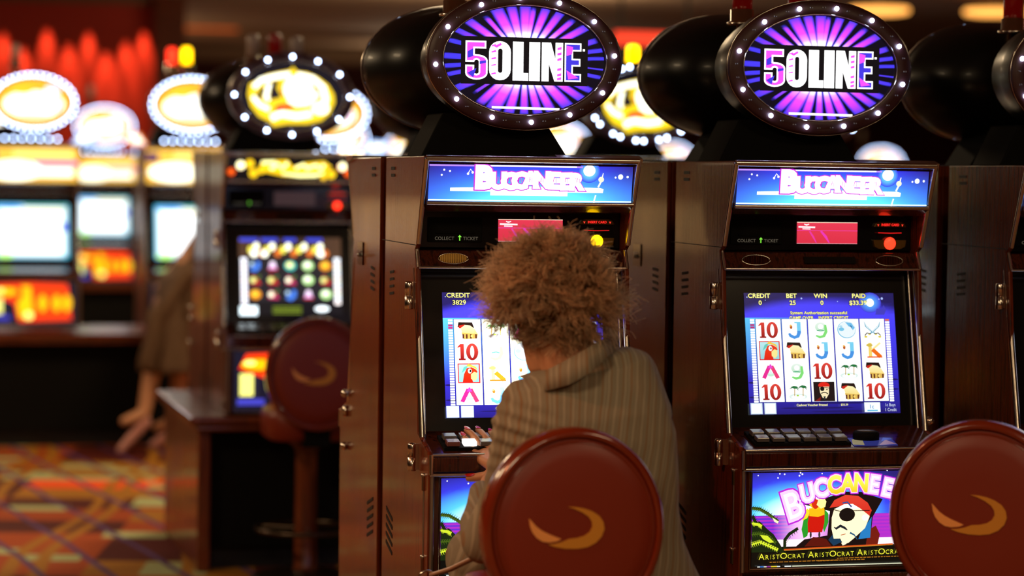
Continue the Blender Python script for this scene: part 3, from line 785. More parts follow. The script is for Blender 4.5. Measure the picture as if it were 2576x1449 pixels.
def fifty_line_face(A, rx, rz):
    A.ell(0, 0, rx, rz, C(8, 8, 16), 56)
    stops = ((.0, C(255, 255, 255, 2.2)), (.46, C(255, 240, 255, 1.9)), (.56, C(255, 150, 255, 1.4)), (.68, C(250, 78, 252, 1.2)), (.84, C(225, 66, 250, 1.1)), (1.0, C(88, 66, 250, 1.0)))
    # (angle, half width, reach, share of pink) measured round the oval
    rays = ((90, 5.5, 1, 1), (75, 4.5, .97, 1), (64, 4.5, 1, .9), (52, 3.6, .9, .9), (40, 4.8, .98, .85), (24, 4, .92, .25), (13, 3, .97, .05), (4, 2.5, .98, .0), (-8, 1.2, .98, .05), (-17, 2.5, .95, .05),
            (-33, 4, .95, .3), (-44, 5, .99, .8), (-57, 6.5, 1, .9), (-70, 5, 1, 1), (-80, 4.5, .99, .9), (-90, 4, 1, .8), (-101, 5, 1, 1), (-113, 7.5, 1, 1), (-124, 5, .93, 1), (-147, 4.5, .96, .25), (-135, 2, .8, .3), (-163, 3, .95, .05),
            (-172, 3, .97, .0), (177, 4, 1, .0), (160, 3, .95, .0), (148, 3.5, .98, .3), (135, 5, .98, .85), (122, 3, .85, .9), (111, 6.5, 1, 1), (100, 5, .96, 1), (84, 3, .9, 1))
    NA, NR = 420, 18
    pts = []; cols = []; fs = []
    dark = C(12, 8, 26)
    for i in range(NA + 1):
        a = -PI + 2 * PI * i / NA; ad = math.degrees(a)
        for j in range(NR + 1):
            t = .2 + .8 * j / NR
            best = 0.0; hue = 0
            for (a0, da, e, h) in rays:
                x = abs((ad - a0 + 180) % 360 - 180) / (da * (.78 + .9 * (1 - t)))
                if x < 1:
                    wv_ = (1 - x) * (1.0 if t < e else max(0, 1 - (t - e) * 14))
                    if wv_ > best:
                        best = wv_; hue = h
            for q in range(len(stops) - 1):
                if stops[q][0] <= t <= stops[q + 1][0]:
                    core = mix(stops[q][1], stops[q + 1][1], (t - stops[q][0]) / (stops[q + 1][0] - stops[q][0]))
            blu = C(74, 62, 255, 1.05)
            core = mix(blu, core, hue if t > .35 else max(hue, .5))
            cc = mix(dark, blu, best * 5.0); cc = mix(cc, core, (best - .16) * 2.6)
            pts.append((rx * .985 * t * math.cos(a), rz * .985 * t * math.sin(a))); cols.append(cc)
    for i in range(NA):
        for j in range(NR):
            q = i * (NR + 1) + j
            fs.append((q, q + 1, q + NR + 2, q + NR + 1))
    A.up(); A.raw(pts, fs, cols)
    # black panel and title
    x0, x1, z0, z1 = -.1665, .1665, -.0625, .0575
    A.rect(x0, z0, x1, z1, C(14, 12, 18))
    mg, bl, wt = C(250, 84, 252, 1.1), C(72, 60, 235, 1.0), C(255, 255, 255, 1.8)
    hb, ht = -.052, .0465
    H = ht - hb
    def stripes(poly_in, u0, u1, rev=False):
        A.poly(poly_in, mg, bl if rev else None)
    # 5
    a5 = -.155; w5 = .058
    five = [(a5, ht), (a5 + w5 * .93, ht), (a5 + w5 * .93, ht - .2 * H), (a5 + w5 * .42, ht - .2 * H), (a5 + w5 * .42, ht - .34 * H)] + arc(a5 + w5 * .5, ht - .5 * H, w5 * .5, .15 * H, 95, 0, 5) + [(a5 + w5, ht - .85 * H)] + \
        arc(a5 + w5 * .5, hb + .17 * H, w5 * .5, .17 * H, 0, -180, 10) + [(a5, hb + .38 * H), (a5 + w5 * .4, hb + .38 * H), (a5 + w5 * .4, hb + .19 * H)] + arc(a5 + w5 * .5, hb + .19 * H, w5 * .1, .04 * H, 180, 360, 4) + \
        [(a5 + w5 * .6, hb + .46 * H)] + arc(a5 + w5 * .5, hb + .47 * H, w5 * .1, .04 * H, 0, 180, 4) + [(a5 + w5 * .4, hb + .45 * H), (a5, hb + .45 * H)]
    A.poly(five, wt); A.poly(inset(five, .0042), mg)
    A.poly([(a5 + .006, hb + .17 * H), (a5 + w5 * .5, hb + .3 * H), (a5 + w5 * .36, hb + .06 * H)], bl); A.poly([(a5 + .006, ht - .28 * H), (a5 + .02, ht - .2 * H), (a5 + .02, ht - .4 * H), (a5 + .006, ht - .44 * H)], bl)
    A.poly([(a5 + w5 * .64, ht - .6 * H), (a5 + w5 * .93, ht - .56 * H), (a5 + w5 * .93, ht - .5 * H), (a5 + w5 * .64, ht - .52 * H)], bl)
    # 0
    a0 = -.0935; w0 = .057
    def rr(x, y, w_, h_, r):
        return arc(x + w_ - r, y + h_ - r, r, r, 0, 90, 5) + arc(x + r, y + h_ - r, r, r, 90, 180, 5) + arc(x + r, y + r, r, r, 180, 270, 5) + arc(x + w_ - r, y + r, r, r, 270, 360, 5)
    A.poly(rr(a0, hb, w0, H, .027), wt)
    for (zz, hh_) in ((.36, .03), (.2, .035), (.03, .03), (-.14, .025), (-.36, .03)):
        A.poly([(a0 + .006, hb + H * (.5 + zz)), (a0 + .019, hb + H * (.52 + zz)), (a0 + .017, hb + H * (.52 + zz + hh_ * 1.6)), (a0 + .006, hb + H * (.5 + zz + hh_))], mg)
    A.poly([(a0 + .012, ht - .14 * H), (a0 + .03, ht - .04 * H), (a0 + .033, ht - .09 * H), (a0 + .02, ht - .17 * H)], mg)
    A.poly(rr(a0 + .0235, hb + .19 * H, .0115, .62 * H, .0055), C(14, 12, 18))
    # L I
    A.poly([(-.0315, ht), (-.0035, ht), (-.0035, hb + .2 * H), (.0095, hb + .2 * H), (.0095, hb), (-.0315, hb)], wt)
    A.rect(.0115, hb, .040, ht, wt)
    # N
    n0 = .0445
    A.poly([(n0, hb), (n0, ht), (n0 + .024, ht), (n0 + .036, ht - .42 * H), (n0 + .036, ht), (n0 + .056, ht), (n0 + .056, hb), (n0 + .034, hb), (n0 + .019, hb + .45 * H), (n0 + .019, hb)], wt)
    for (zz) in (.34, .2, .06, -.2, -.34, -.44):
        A.poly([(n0 + .041, hb + H * (.47 + zz)), (n0 + .052, hb + H * (.49 + zz)), (n0 + .052, hb + H * (.56 + zz)), (n0 + .041, hb + H * (.53 + zz))], mg)
    # E
    e0 = .105; we = .044
    E_ = [(e0, hb), (e0, ht), (e0 + we, ht), (e0 + we, ht - .21 * H), (e0 + we * .5, ht - .21 * H), (e0 + we * .5, ht - .4 * H), (e0 + we * .95, ht - .4 * H), (e0 + we * .95, hb + .4 * H), (e0 + we * .5, hb + .4 * H), (e0 + we * .5, hb + .21 * H), (e0 + we, hb + .21 * H), (e0 + we, hb)]
    A.poly(E_, wt); A.poly(inset(E_, .0038), bl)
    A.poly([(e0 + .005, ht - .06 * H), (e0 + we * .5, ht - .1 * H), (e0 + we * .45, ht - .28 * H), (e0 + .005, ht - .34 * H)], mg); A.poly([(e0 + .005, hb + .3 * H), (e0 + we * .85, hb + .1 * H), (e0 + .01, hb + .06 * H)], mg)
    A.rect(.1525, .0265, .1585, .032, wt)
    A.poly([(-.085, -.1235), (-.085, -.1175), (.093, -.1195), (.093, -.1255)], C(255, 245, 255, 1.5))


def gold_face(A, rx, rz):
    A.ell(0, 0, rx, rz, C(16, 14, 26), 48)
    g, dg, wt, rd = C(255, 215, 30, 1.4), C(250, 165, 10, 1.2), C(255, 255, 225, 2.6), C(245, 75, 40, 1.2)
    k = rx / .213
    def P(*a):
        # drawing units of the blurred photo crop, centre 1560, 880, 1 unit = .00028 m
        return [((a[i] - 1550) * .00042 * k, (875 - a[i + 1]) * .00042 * k) for i in range(0, len(a), 2)]
    A.poly(P(1120, 870, 1135, 770, 1200, 740, 1300, 680, 1420, 650, 1520, 630, 1560, 595, 1600, 640, 1700, 650, 1800, 690, 1900, 760, 1960, 850, 1970, 930, 1920, 1040, 1840, 1110, 1700, 1145, 1500, 1150, 1370, 1175, 1340, 1130, 1230, 1080, 1150, 980), g)
    for pp in (P(1190, 880, 1230, 850, 1240, 800, 1290, 800, 1285, 850, 1250, 900, 1260, 950), P(1330, 900, 1350, 740, 1430, 730, 1400, 800, 1450, 890, 1400, 905, 1340, 920), P(1745, 850, 1760, 770, 1830, 830, 1850, 900, 1820, 930, 1800, 850)):
        A.poly(pp, C(34, 26, 38))
    A.poly(P(1450, 780, 1480, 760, 1520, 900, 1440, 850), C(240, 120, 40, 1.2))
    A.poly(P(1380, 1000, 1420, 960, 1540, 950, 1580, 1000, 1480, 1010, 1390, 1035), rd)
    A.line(P(1180, 800, 1250, 730, 1400, 690, 1530, 670), .022 * k, wt); A.line(P(1600, 665, 1750, 700, 1850, 790, 1880, 900, 1850, 1000), [.016 * k, .02 * k, .026 * k, .026 * k, .02 * k], wt)
    A.line(P(1170, 890, 1240, 970, 1330, 1010), .018 * k, wt); A.line(P(1330, 760, 1310, 830, 1300, 900, 1330, 920), .018 * k, wt)
    A.ell(*P(1610, 810)[0], .06 * k, .055 * k, wt, 18); A.line(P(1520, 900, 1600, 940, 1700, 930, 1790, 840), .03 * k, wt)
    A.line(P(1350, 1090, 1450, 1050, 1600, 1070, 1740, 1045), .026 * k, wt); A.ell(*P(1830, 990)[0], .035 * k, .026 * k, wt, 14)


def white_face(A, rx, rz):
    A.ell(0, 0, rx, rz, C(250, 175, 40, 1.5), 40)
    A.ell(0, -.1 * rz, rx * .8, rz * .55, C(255, 250, 235, 2.6), 30); A.ell(-.3 * rx, .5 * rz, rx * .3, rz * .2, C(255, 190, 40, 1.6), 16); A.ell(.5 * rx, .5 * rz, rx * .2, rz * .18, C(235, 215, 255, 2.2), 14)
    A.ell(.0, -.6 * rz, rx * .45, rz * .14, C(225, 225, 190, 1.6), 14); A.line([(.45 * rx, .2 * rz), (.7 * rx, -.1 * rz), (.6 * rx, -.4 * rz)], .02, C(230, 80, 220, 1.4))


# ------------------------------------------------------------------ slot machine
def ellpts(cx, y, cz, rx, rz, n=48):
    return [(cx + rx * math.cos(2 * PI * k / n), y, cz + rz * math.sin(2 * PI * k / n)) for k in range(n)]


def arc_spots(rx, rz, n, ph=0.0):
    """n points evenly spaced by length round an ellipse"""
    N = 720; pts = [(rx * math.cos(2 * PI * i / N), rz * math.sin(2 * PI * i / N)) for i in range(N + 1)]
    L = [0]
    for i in range(N):
        L.append(L[-1] + math.hypot(pts[i + 1][0] - pts[i][0], pts[i + 1][1] - pts[i][1]))
    out = []; j = 0
    for k in range(n):
        t = ((k + ph) % n) / n * L[-1]
        if t < L[j]:
            j = 0
        while L[j + 1] < t:
            j += 1
        out.append(pts[j])
    return out


def slot_machine(theme, led, sgn='fifty', screen=None, hdr='pirate', belly='pirate', lamp='white_lamp', lamps=1, sign_dz=0.0, detail=True, lit_key=False, led_ph=0.5, tall=False, red_disp=True, dark_disp=False, sbright=1.0, gold_grille=False, two=False, full=False, wd='wood_far', lamp_x=.165):
    root = empty('slot_machine')
    zb = 0.0 if full else .58
    cx, cz, sy = .285, 1.866 + sign_dz, .10
    # cabinet: side walls with the sloping nose profile and a recessed core
    b = MB()
    side = [(.385, zb), (.385, 1.618), (-.078, 1.618), (-.088, 1.606), (-.006, 1.398), (.012, 1.386), (-.004, 1.34), (-.045, .935), (-.16, .90), (-.172, .885), (-.165, zb)]
    b.prism_x(side, -.012, .0); b.prism_x(side, .528, .540)
    b.prism_x([(.385, zb), (.385, 1.618), (-.062, 1.618), (-.045, 1.494), (.055, 1.484), (.055, 1.39), (.075, 1.38), (.06, .95), (-.02, .925), (-.15, .885), (-.15, zb)], .0, .528)
    cab = b.build('cabinet', M[wd], root, .003)
    if detail:
        for sx in (-.0125, .5405):
            v = MB()
            for z in (1.588, 1.570):
                v.box(sx - .0008, sx + .0008, .268, .312, z - .004, z + .004)
            v.build('side_vent', M['vent'], root)
            v = MB()
            for i in range(4):
                z = 1.325 - i * .0185
                v.prism_x([(.265, z), (.315, z - .004), (.315, z - .011), (.265, z - .007)], sx - .0008, sx + .0008)
            v.build('side_vent', M['vent'], root)
            v = MB()
            for i in range(5):
                z = .704 - i * .022
                v.prism_x([(.33, z), (.25, z - .022), (.25, z - .031), (.33, z - .009)], sx - .0008, sx + .0008)
            v.build('side_vent', M['vent'], root)
        v = MB(); v.box(.5405, .543, .085, .155, 1.322, 1.385)
        lp = v.build('lock_plate', M['black'], root)
        v = MB(); v.box(.543, .546, .1, .14, 1.358, 1.362); v.ball((.546, .12, 1.35), .006, n=8, m=5)
        v.build('latch', M['dull_metal'], lp)
        v = MB(); v.prism_x([(.0, 1.398), (.42, 1.401), (.42, 1.399), (.0, 1.396)], -.0128, -.012); v.build('panel_seam', M['vent'], cab)
    # header display
    z_lo, z_hi = (1.41, 1.604) if tall else (1.509, 1.599)
    P0 = Vector((0.004, -.053, z_lo)); V_ = Vector((0, -.013, .09)).normalized()
    A = Art(P0 - Vector((0, .004, 0)), (1, 0, 0), V_)
    Hh = z_hi - z_lo
    {'pirate': pirate_header, 'gold': gold_header, 'fiesta': fiesta_header}[hdr](A, .522, Hh)
    hd = A.build('header_display', root)
    b = MB()
    t = (-.072 if not tall else -.075)
    b.tube([(-.008, -.088, 1.612), (.536, -.088, 1.612)], .0085, 12)
    b.prism_x([(-.092, 1.618), (-.06, 1.626), (.0, 1.626), (.0, 1.616), (-.085, 1.604)], .325, .545)
    b.tube([(0, -.062, z_lo - .006), (.53, -.062, z_lo - .006)], .006, 10)
    b.prism_x([(-.055, z_lo - .01), (-.066, z_lo - .008), (-.03, z_lo - .026), (.04, z_lo - .03), (.04, z_lo - .02)], .0, .528, 1)
    for x in (-.007, .535):
        b.tube([(x, -.091, 1.612), (x, -.05, 1.512), (x, -.008, 1.402)], .0065, 10)
    b.box(.0, .528, -.083, -.05, 1.6, 1.606, 1)
    b.build('header_frame', [M['chrome'], M['wood_trim']], root)
    # black equipment panel
    b = MB(); b.box(.002, .526, .04, .06, 1.39, 1.488)
    pn = b.build('equipment_panel', M['black'], root, .002)
    if detail:
        b = MB(); b.box(.025, .165, .036, .042, 1.404, 1.466); b.box(.045, .145, .033, .042, 1.425, 1.43)
        ts = b.build('ticket_slot', M['black_matte'], root, .002)
        A = Art((.04, .035, 1.405), (1, 0, 0), (0, 0, 1))
        g = C(96, 88, 74)
        A.text('COLLECT', .028, .009, .0085, g, bold=.0, sx=1.0); A.text('TICKET', .095, .009, .0085, g, bold=.0, sx=1.0)
        A.rect(.0655, .003, .0685, .013, C(120, 220, 60, 1.1)); A.poly([(.062, .012), (.072, .012), (.067, .0175)], C(130, 230, 70, 1.2))
        A.build('ticket_label', ts)
    A = Art((.207, .038, 1.407), (1, 0, 0), (0, 0, 1))
    if dark_disp:
        A.rect(0, 0, .168, .056, C(58, 40, 40))
    else:
        A.rect(0, 0, .168, .056, C(225, 50, 72, 1.0), C(232, 60, 84, 1.05))
        A.rect(0, .0545, .168, .056, C(255, 230, 200, 1.3)); A.rect(0, .0, .168, .001, C(255, 180, 190, 1.2)); A.rect(0, .0335, .168, .0345, C(240, 70, 200, 1.1))
        A.text('...', .026, .052, .006, WHT, bold=.05)
        A.line([(.02, .0505), (.026, .048), (.033, .0505)], .0022, WHT); A.line([(.004, .0435), (.05, .0425)], .004, C(255, 225, 230, 1.4)); A.line([(.015, .0385), (.037, .038)], .003, C(255, 215, 225, 1.3))
        A.line([(.035, .032), (.045, .018), (.054, .002)], [.004, .005, .002], C(240, 60, 170, 1.0)); A.line([(.066, .033), (.08, .018), (.09, .002)], [.005, .007, .002], C(240, 60, 190, 1.0))
    A.build('player_display', root)
    if detail:
        b = MB()
        b.prism_y([(.418, 1.452), (.424, 1.462), (.434, 1.466), (.495, 1.466), (.505, 1.462), (.511, 1.452)], .03, .042)
        b.prism_y([(.418, 1.418), (.511, 1.418), (.508, 1.400), (.495, 1.394), (.434, 1.394), (.422, 1.400)], .03, .042)
        cr = b.build('card_reader', M['gold'], root, .002)
        A = Art((.418, .030, 1.394), (1, 0, 0), (0, 0, 1))
        A.text('v', .012, .064, .007, C(240, 60, 40, 1.4), bold=.04); A.text('v', .08, .064, .007, C(240, 60, 40, 1.4), bold=.04)
        A.text('INSERT CARD', .046, .064, .0062, C(250, 40, 34, 1.6), bold=.02, sx=.95)
        A.line([(.012, .043), (.046, .042), (.078, .043)], .0022, C(190, 20, 20, 1.4))
        A.build('card_reader_text', cr)
        b = MB(); b.ball((.464, .03, 1.409), .0165, n=16, m=8, sc_=(1, .35, 1))
        b.build('indicator_lamp', M['red_lamp'] if not two else M['yellow_lamp'], root)
        # speaker bar
    b = MB(); b.prism_x([(.016, 1.384), (-.003, 1.345), (.07, 1.345), (.07, 1.388)], .0, .528)
    sb = b.build('speaker_bar', M['wood_trim'], root, .002)
    b = MB(); b.tube([(-.006, -.007, 1.342), (.534, -.007, 1.342)], .0035, 8)
    for x in (-.006, .534):
        b.tube([(x, -.009, 1.342), (x, .012, 1.386)], .005, 8)
    b.build('bar_trim', M['chrome'], sb)
    if detail:
        nvec = Vector((0, -.039, -.0)).normalized()
        for x in (.084, .452):
            b = MB()
            pts = [(x + .038 * math.cos(a), .0045 + .0128 * math.sin(a) * .42, 1.3645 + .0128 * math.sin(a)) for a in [2 * PI * k / 32 for k in range(32)]]
            b.tube(pts, .0018, 6, closed=True)
            sp = b.build('speaker_ring', M['chrome'], sb)
            b = MB()
            for i in range(15):
                xx = -.032 + i * .00457; zz = .0118 * math.sqrt(max(0, 1 - (xx / .037) ** 2))
                b.box(x + xx - .0013, x + xx + .0013, .001, .006, 1.3645 - zz, 1.3645 + zz)
            b.build('speaker_grille', M['lit_gold'] if (gold_grille and x < .2) else M['wood_trim'], sb)
        b = MB(); b.prism_x([(.004, 1.374), (-.004, 1.357), (.01, 1.355), (.012, 1.374)], .215, .356)
        b.build('bar_slot', M['black'], sb)
    # main door with screen: plane leaning back
    dn = Vector((0, .206, 1)).normalized()
    yd = lambda z: .041 + (z - 1.28) * .206
    b = MB(); b.prism_x([(yd(1.34), 1.34), (yd(.93), .93), (.06, .93), (.08, 1.34)], .0, .528)
    dr = b.build('main_door', M['black'], root, .002)
    W_, H_ = .416, .3165
    A = Art((.064, yd(.968) - .0008, .968), (1, 0, 0), dn)
    if screen:
        screen(A, W_, H_)
    A.build('screen', root)
    for x in (-.005, .533):
        b = MB()
        b.tube([(x, yd(1.34) - .03, 1.34), (x, yd(1.15) - .032, 1.15), (x, yd(.93) - .035, .925)], .008, 12)
        b.tube([(x + (.012 if x < .2 else -.012), yd(1.34) - .012, 1.34), (x + (.012 if x < .2 else -.012), yd(.93) - .014, .93)], .003, 8)
        b.build('door_trim', M['chrome'], root)
    if detail:
        for (z0, z1, yy, xx) in ((1.236, 1.307, .02, -.024), (.84, .912, -.05, -.027)):
            b = MB()
            b.lathe([(.0, 0), (.010, .001), (.0112, .003), (.0112, .034), (.010, .0345), (.0112, .035), (.0112, .066), (.009, .070), (0, .071)], (xx, yy, z0), 14)
            b.box(xx, -.01, yy - .008, yy + .008, z0 + .004, z1 - .004)
            b.build('hinge', M['chrome'], root)
    # button deck
    b = MB(); b.prism_x([(.03, .945), (-.03, .936), (-.17, .897), (-.186, .888), (-.186, .852), (-.12, .846), (.03, .846)], -.004, .532)
    dk = b.build('button_deck', M['wood_trim'], root, .003)
    b = MB(); b.tube([(-.004, -.184, .894), (.532, -.184, .894)], .0032, 8); b.tube([(-.01, -.186, .846), (.538, -.186, .846)], .0045, 8)
    b.tube([(-.008, -.184, .894), (-.008, -.186, .846)], .006, 8); b.tube([(.536, -.184, .894), (.536, -.186, .846)], .006, 8)
    b.build('deck_trim', M['chrome'], dk)
    if detail:
        yz = lambda y: .936 + (y + .03) * .2786
        kb = MB(); kb.prism_x([(-.075, yz(-.075)), (-.075, yz(-.075) + .008), (-.158, yz(-.158) + .008), (-.158, yz(-.158))], .03, .29)
        kb.build('button_panel', M['black_matte'], dk, .001)
        A = Art((.295, -.165, yz(-.165) + .0005), (1, 0, 0), Vector((0, 1, .2786)))
        A.rect(0, 0, .12, .055, C(40, 44, 110)); A.poly([(.0, .01), (.03, .005), (.04, .05), (.01, .045)], C(140, 130, 100)); A.poly([(.07, .005), (.12, .01), (.1, .04)], C(130, 100, 120))
        A.poly([(.085, .03), (.12, .045), (.1, .055)], C(60, 80, 160))
        A.build('deck_decal', dk)
        for r_ in range(2):
            for q in range(6):
                x = .038 + q * .042; y = -.142 + r_ * .038
                kb = MB(); z = yz(y) + .008
                kb.prism_x([(y - .013, z - .002), (y - .013, z + .009), (y + .013, z + .0155), (y + .013, z + .004)], x, x + .033)
                mm = M['key']
                if lit_key and r_ == 0 and q == 1:
                    mm = M['key_lit']
                elif lit_key and r_ == 0 and q == 0:
                    mm = M['key_red']
                kb.build('button', mm, dk, .002)
        kb = MB(); kb.lathe([(.0, .0), (.034, 0), (.034, .016), (.030, .021), (.026, .022), (0, .022)], (.345, -.12, yz(-.12)), 24)
        kb.build('spin_button', M['black_matte'], dk)
        kb = MB(); kb.lathe([(.0, .022), (.024, .022), (.024, .0235), (0, .0245)], (.345, -.12, yz(-.12)), 24)
        kb.build('spin_button_cap', M['key'], dk)
    # belly door
    b = MB(); b.box(.0, .528, -.172, -.1, .583, .842)
    bd = b.build('belly_door', M['wood_trim'], root, .003)
    A = Art((.02, -.1735, .598), (1, 0, 0), (0, 0, 1))
    {'pirate': pirate_belly, 'fire': fire_belly}[belly](A, .492, .238)
    A.build('belly_glass', root)
    b = MB()
    fr = [(.015, -.175, .593), (.015, -.175, .840), (.517, -.175, .840), (.517, -.175, .593)]
    b.tube(fr, .0028, 6, closed=True)
    b.tube([(-.002, -.17, .585), (-.002, -.17, .842)], .006, 8); b.tube([(.53, -.17, .585), (.53, -.17, .842)], .006, 8)
    b.build('belly_frame', M['dull_metal'], bd)
    if detail:
        b = MB()
        for z in (.80, .60):
            b.lathe([(0, 0), (.006, .001), (.006, .034), (.008, .035), (.008, .042), (0, .044)], (-.012, -.125, z), 10)
        b.tube([(-.012, -.125, .6), (-.012, -.125, .83)], .0025, 6)
        b.build('belly_hinge', M['dull_metal'], root)
        b = MB(); b.lathe([(0, 0), (.008, 0), (.008, .03), (0, .03)], (.545, -.06, .885), 10)
        b.build('side_latch', M['chrome'], root)
        b = MB(); b.ball((.548, -.06, .95), .012, n=10, m=6)
        b.build('side_knob', M['chrome'], root)
        b = MB(); b.ball((.548, -.06, .80), .012, n=10, m=6)
        b.build('side_knob', M['chrome'], root)
    if full:
        b = MB(); b.box(.004, .524, -.168, -.15, .08, .575); b.build('base_door', M['wood_trim'], root, .003)
        b = MB(); b.box(.0, .528, -.155, -.149, .0, .08); b.build('kick_plate', M['black_matte'], root)
    # oval sign on its neck
    b = MB(); b.prism_y([(.03, 1.618), (.42, 1.618), (.345, 1.73 + sign_dz), (.085, 1.73 + sign_dz)], .15, .33)
    b.build('sign_neck', M['black_matte'], root, .004)
    b = MB()
    R, Z = .256, .176
    b.loft([ellpts(cx, sy + .002, cz, R * .995, Z * .995), ellpts(cx, sy + .05, cz, R, Z), ellpts(cx, sy + .07, cz, R * .985, Z * .98), ellpts(cx, sy + .15, cz, R * .93, Z * .91),
            ellpts(cx, sy + .22, cz, R * .8, Z * .78), ellpts(cx, sy + .27, cz, R * .6, Z * .58), ellpts(cx, sy + .285, cz, R * .4, Z * .38)])
    sg = b.build('sign', M['shell'], root)
    b = MB()
    b.loft([ellpts(cx, sy, cz, .213, .138, 56), ellpts(cx, sy - .012, cz, .213, .138, 56), ellpts(cx, sy - .014, cz, .218, .143, 56), ellpts(cx, sy - .012, cz, .251, .171, 56), ellpts(cx, sy - .006, cz, .2565, .1765, 56), ellpts(cx, sy + .01, cz, .2565, .1765, 56)], cap=False)
    b.build('sign_ring', M['ring'], sg)
    b = MB(); b.tube(ellpts(cx, sy - .0135, cz, .2145, .1395, 56), .0016, 6, closed=True); b.tube(ellpts(cx, sy - .004, cz, .257, .177, 56), .0013, 6, closed=True); b.build('sign_beading', M['chrome'], sg)
    A = Art((cx, sy - .004, cz), (1, 0, 0), (0, 0, 1), .00003)
    {'fifty': fifty_line_face, 'gold': gold_face, 'white': white_face}[sgn](A, .213, .138)
    A.build('sign_face', sg)
    n_led = 36
    proto_on = proto_off = None
    for i, (ex, ez) in enumerate(arc_spots(.2355, .1575, n_led, led_ph)):
        on = (led == 'all') or (led == 'third' and i % 3 == 0) or (led == 'half' and i % 3 != 1)
        px, pz = cx + ex, cz + ez
        if on:
            if proto_on is None:
                b = MB(); b.ball((0, 0, 0), .0062, n=10, m=6)
                proto_on = b.build('bulb', M['bulb_on'] if sgn != 'fifty2' else M['bulb_warm'], sg); o = proto_on
            else:
                o = proto_on.copy(); COL.objects.link(o); o.parent = sg
            o.location = (px, sy - .0175, pz)
        elif detail:
            if proto_off is None:
                b = MB(); b.ball((-.0028, 0, 0), .0021, n=8, m=5); b.ball((.0028, 0, 0), .0021, n=8, m=5)
                proto_off = b.build('unlit_bulb', M['bulb_off'], sg); o = proto_off
            else:
                o = proto_off.copy(); COL.objects.link(o); o.parent = sg
            o.location = (px, sy - .0155, pz)
    # light strip and side wings of the taller far model
    if tall:
        for q in range(7):
            o = proto_on.copy(); COL.objects.link(o); o.parent = sg; o.location = (.12 + q * .05, sy - .03, 1.655)
        for x0, c1_, c2_ in ((.50, C(150, 190, 255, 1.6), C(245, 250, 255, 2.2)), (-.09, C(255, 130, 60, 1.4), C(255, 245, 220, 2.2))):
            A = Art((x0, sy - .01, 1.63), (1, 0, 0), (0, 0, 1))
            sk = .05 if x0 > .2 else -.05
            A.poly([(0, 0), (.12, -.01), (.12 + sk, .07), (sk, .08)], c1_); A.poly([(.02, .01), (.1, .005), (.1 + sk * .8, .06), (.02 + sk * .8, .066)], c2_)
            A.build('sign_wing', sg)
    # service lamp on the sign's back
    for q in range(lamps):
        lx = lamp_x + q * .075; ly = .37 - q * .1
        b = MB(); b.lathe([(0, -.16), (.02, -.15), (.02, -.008), (.042, -.008), (.042, .0), (.032, .004), (.032, .034), (.026, .037), (0, .037)], (lx, ly, cz + .131), 20)
        tl = b.build('service_lamp', M['chrome'], root)
        if tall:
            tl.location = (.03, 0, .085)
        b = MB(); b.lathe([(0, .037), (.027, .037), (.027, .11), (.022, .125), (0, .13)], (lx, ly, cz + .131), 20)
        lm = lamp if isinstance(lamp, str) else lamp[q]
        b.build('lamp_lens', M[lm], tl)
    return root


msg_idle = (('System Authorization successful', .49, .836), ('GAME OVER    INSERT CREDIT', .49, .795))
cols_idle = (('10', 'parrot', 'A', '10'), ('J', 'chest', '9', 'palm'), ('9', 'J', '10', 'pirate'), ('planet', 'J', 'palm', 'chest'), ('swords', 'K', 'chest', '10'))
cols_play = (('chest', '10', 'parrot', 'A'), ('palm', '9', 'K', 'J'), ('A', 'planet', 'J', 'chest'), ('10', 'K', '9', 'planet'), ('9', 'swords', 'A', 'J'))
scr_idle = lambda A, w_, h_: pirate_screen(A, w_, h_, '0', '25', '0', '$33.39', cols_idle, msg_idle)
scr_play = lambda A, w_, h_: pirate_screen(A, w_, h_, '3829', '25', '0', '$', cols_play, (('Playing 25 lines', .41, .815),), 1.5)

# front row: two machines facing us, a third at the right, and their twins back to back
m1 = slot_machine('pirate', 'third', screen=scr_play, lit_key=True, led_ph=0.5, gold_grille=True, two=True, full=True, wd='wood')
tag(m1, 'slot machine being played by the woman in the striped jacket', 'slot machine', 'front row of slot machines')
m2 = slot_machine('pirate', 'third', screen=scr_idle, led_ph=1.9, lamp='red_plastic', full=True, wd='wood')
m2.location = (.8, 0, 0)
tag(m2, 'unattended slot machine right of the woman, its screen reading credit 0 and bet 25', 'slot machine', 'front row of slot machines')
m3 = copy_tree(m2); m3.location = (1.6, 0, 0)
tag(m3, 'slot machine cut off by the right edge of the picture', 'slot machine', 'front row of slot machines')
backs = []
for x, lab in ((0.0, 'slot machine facing away, back to back with the one the woman plays'), (.8, 'slot machine facing away behind the unattended one'), (1.6, 'slot machine facing away behind the rightmost one')):
    r = copy_tree(m2); r.location = (x + .528, .84, 0); r.rotation_euler = (0, 0, PI)
    tag(r, lab, 'slot machine', 'slot machines facing away'); backs.append(r)

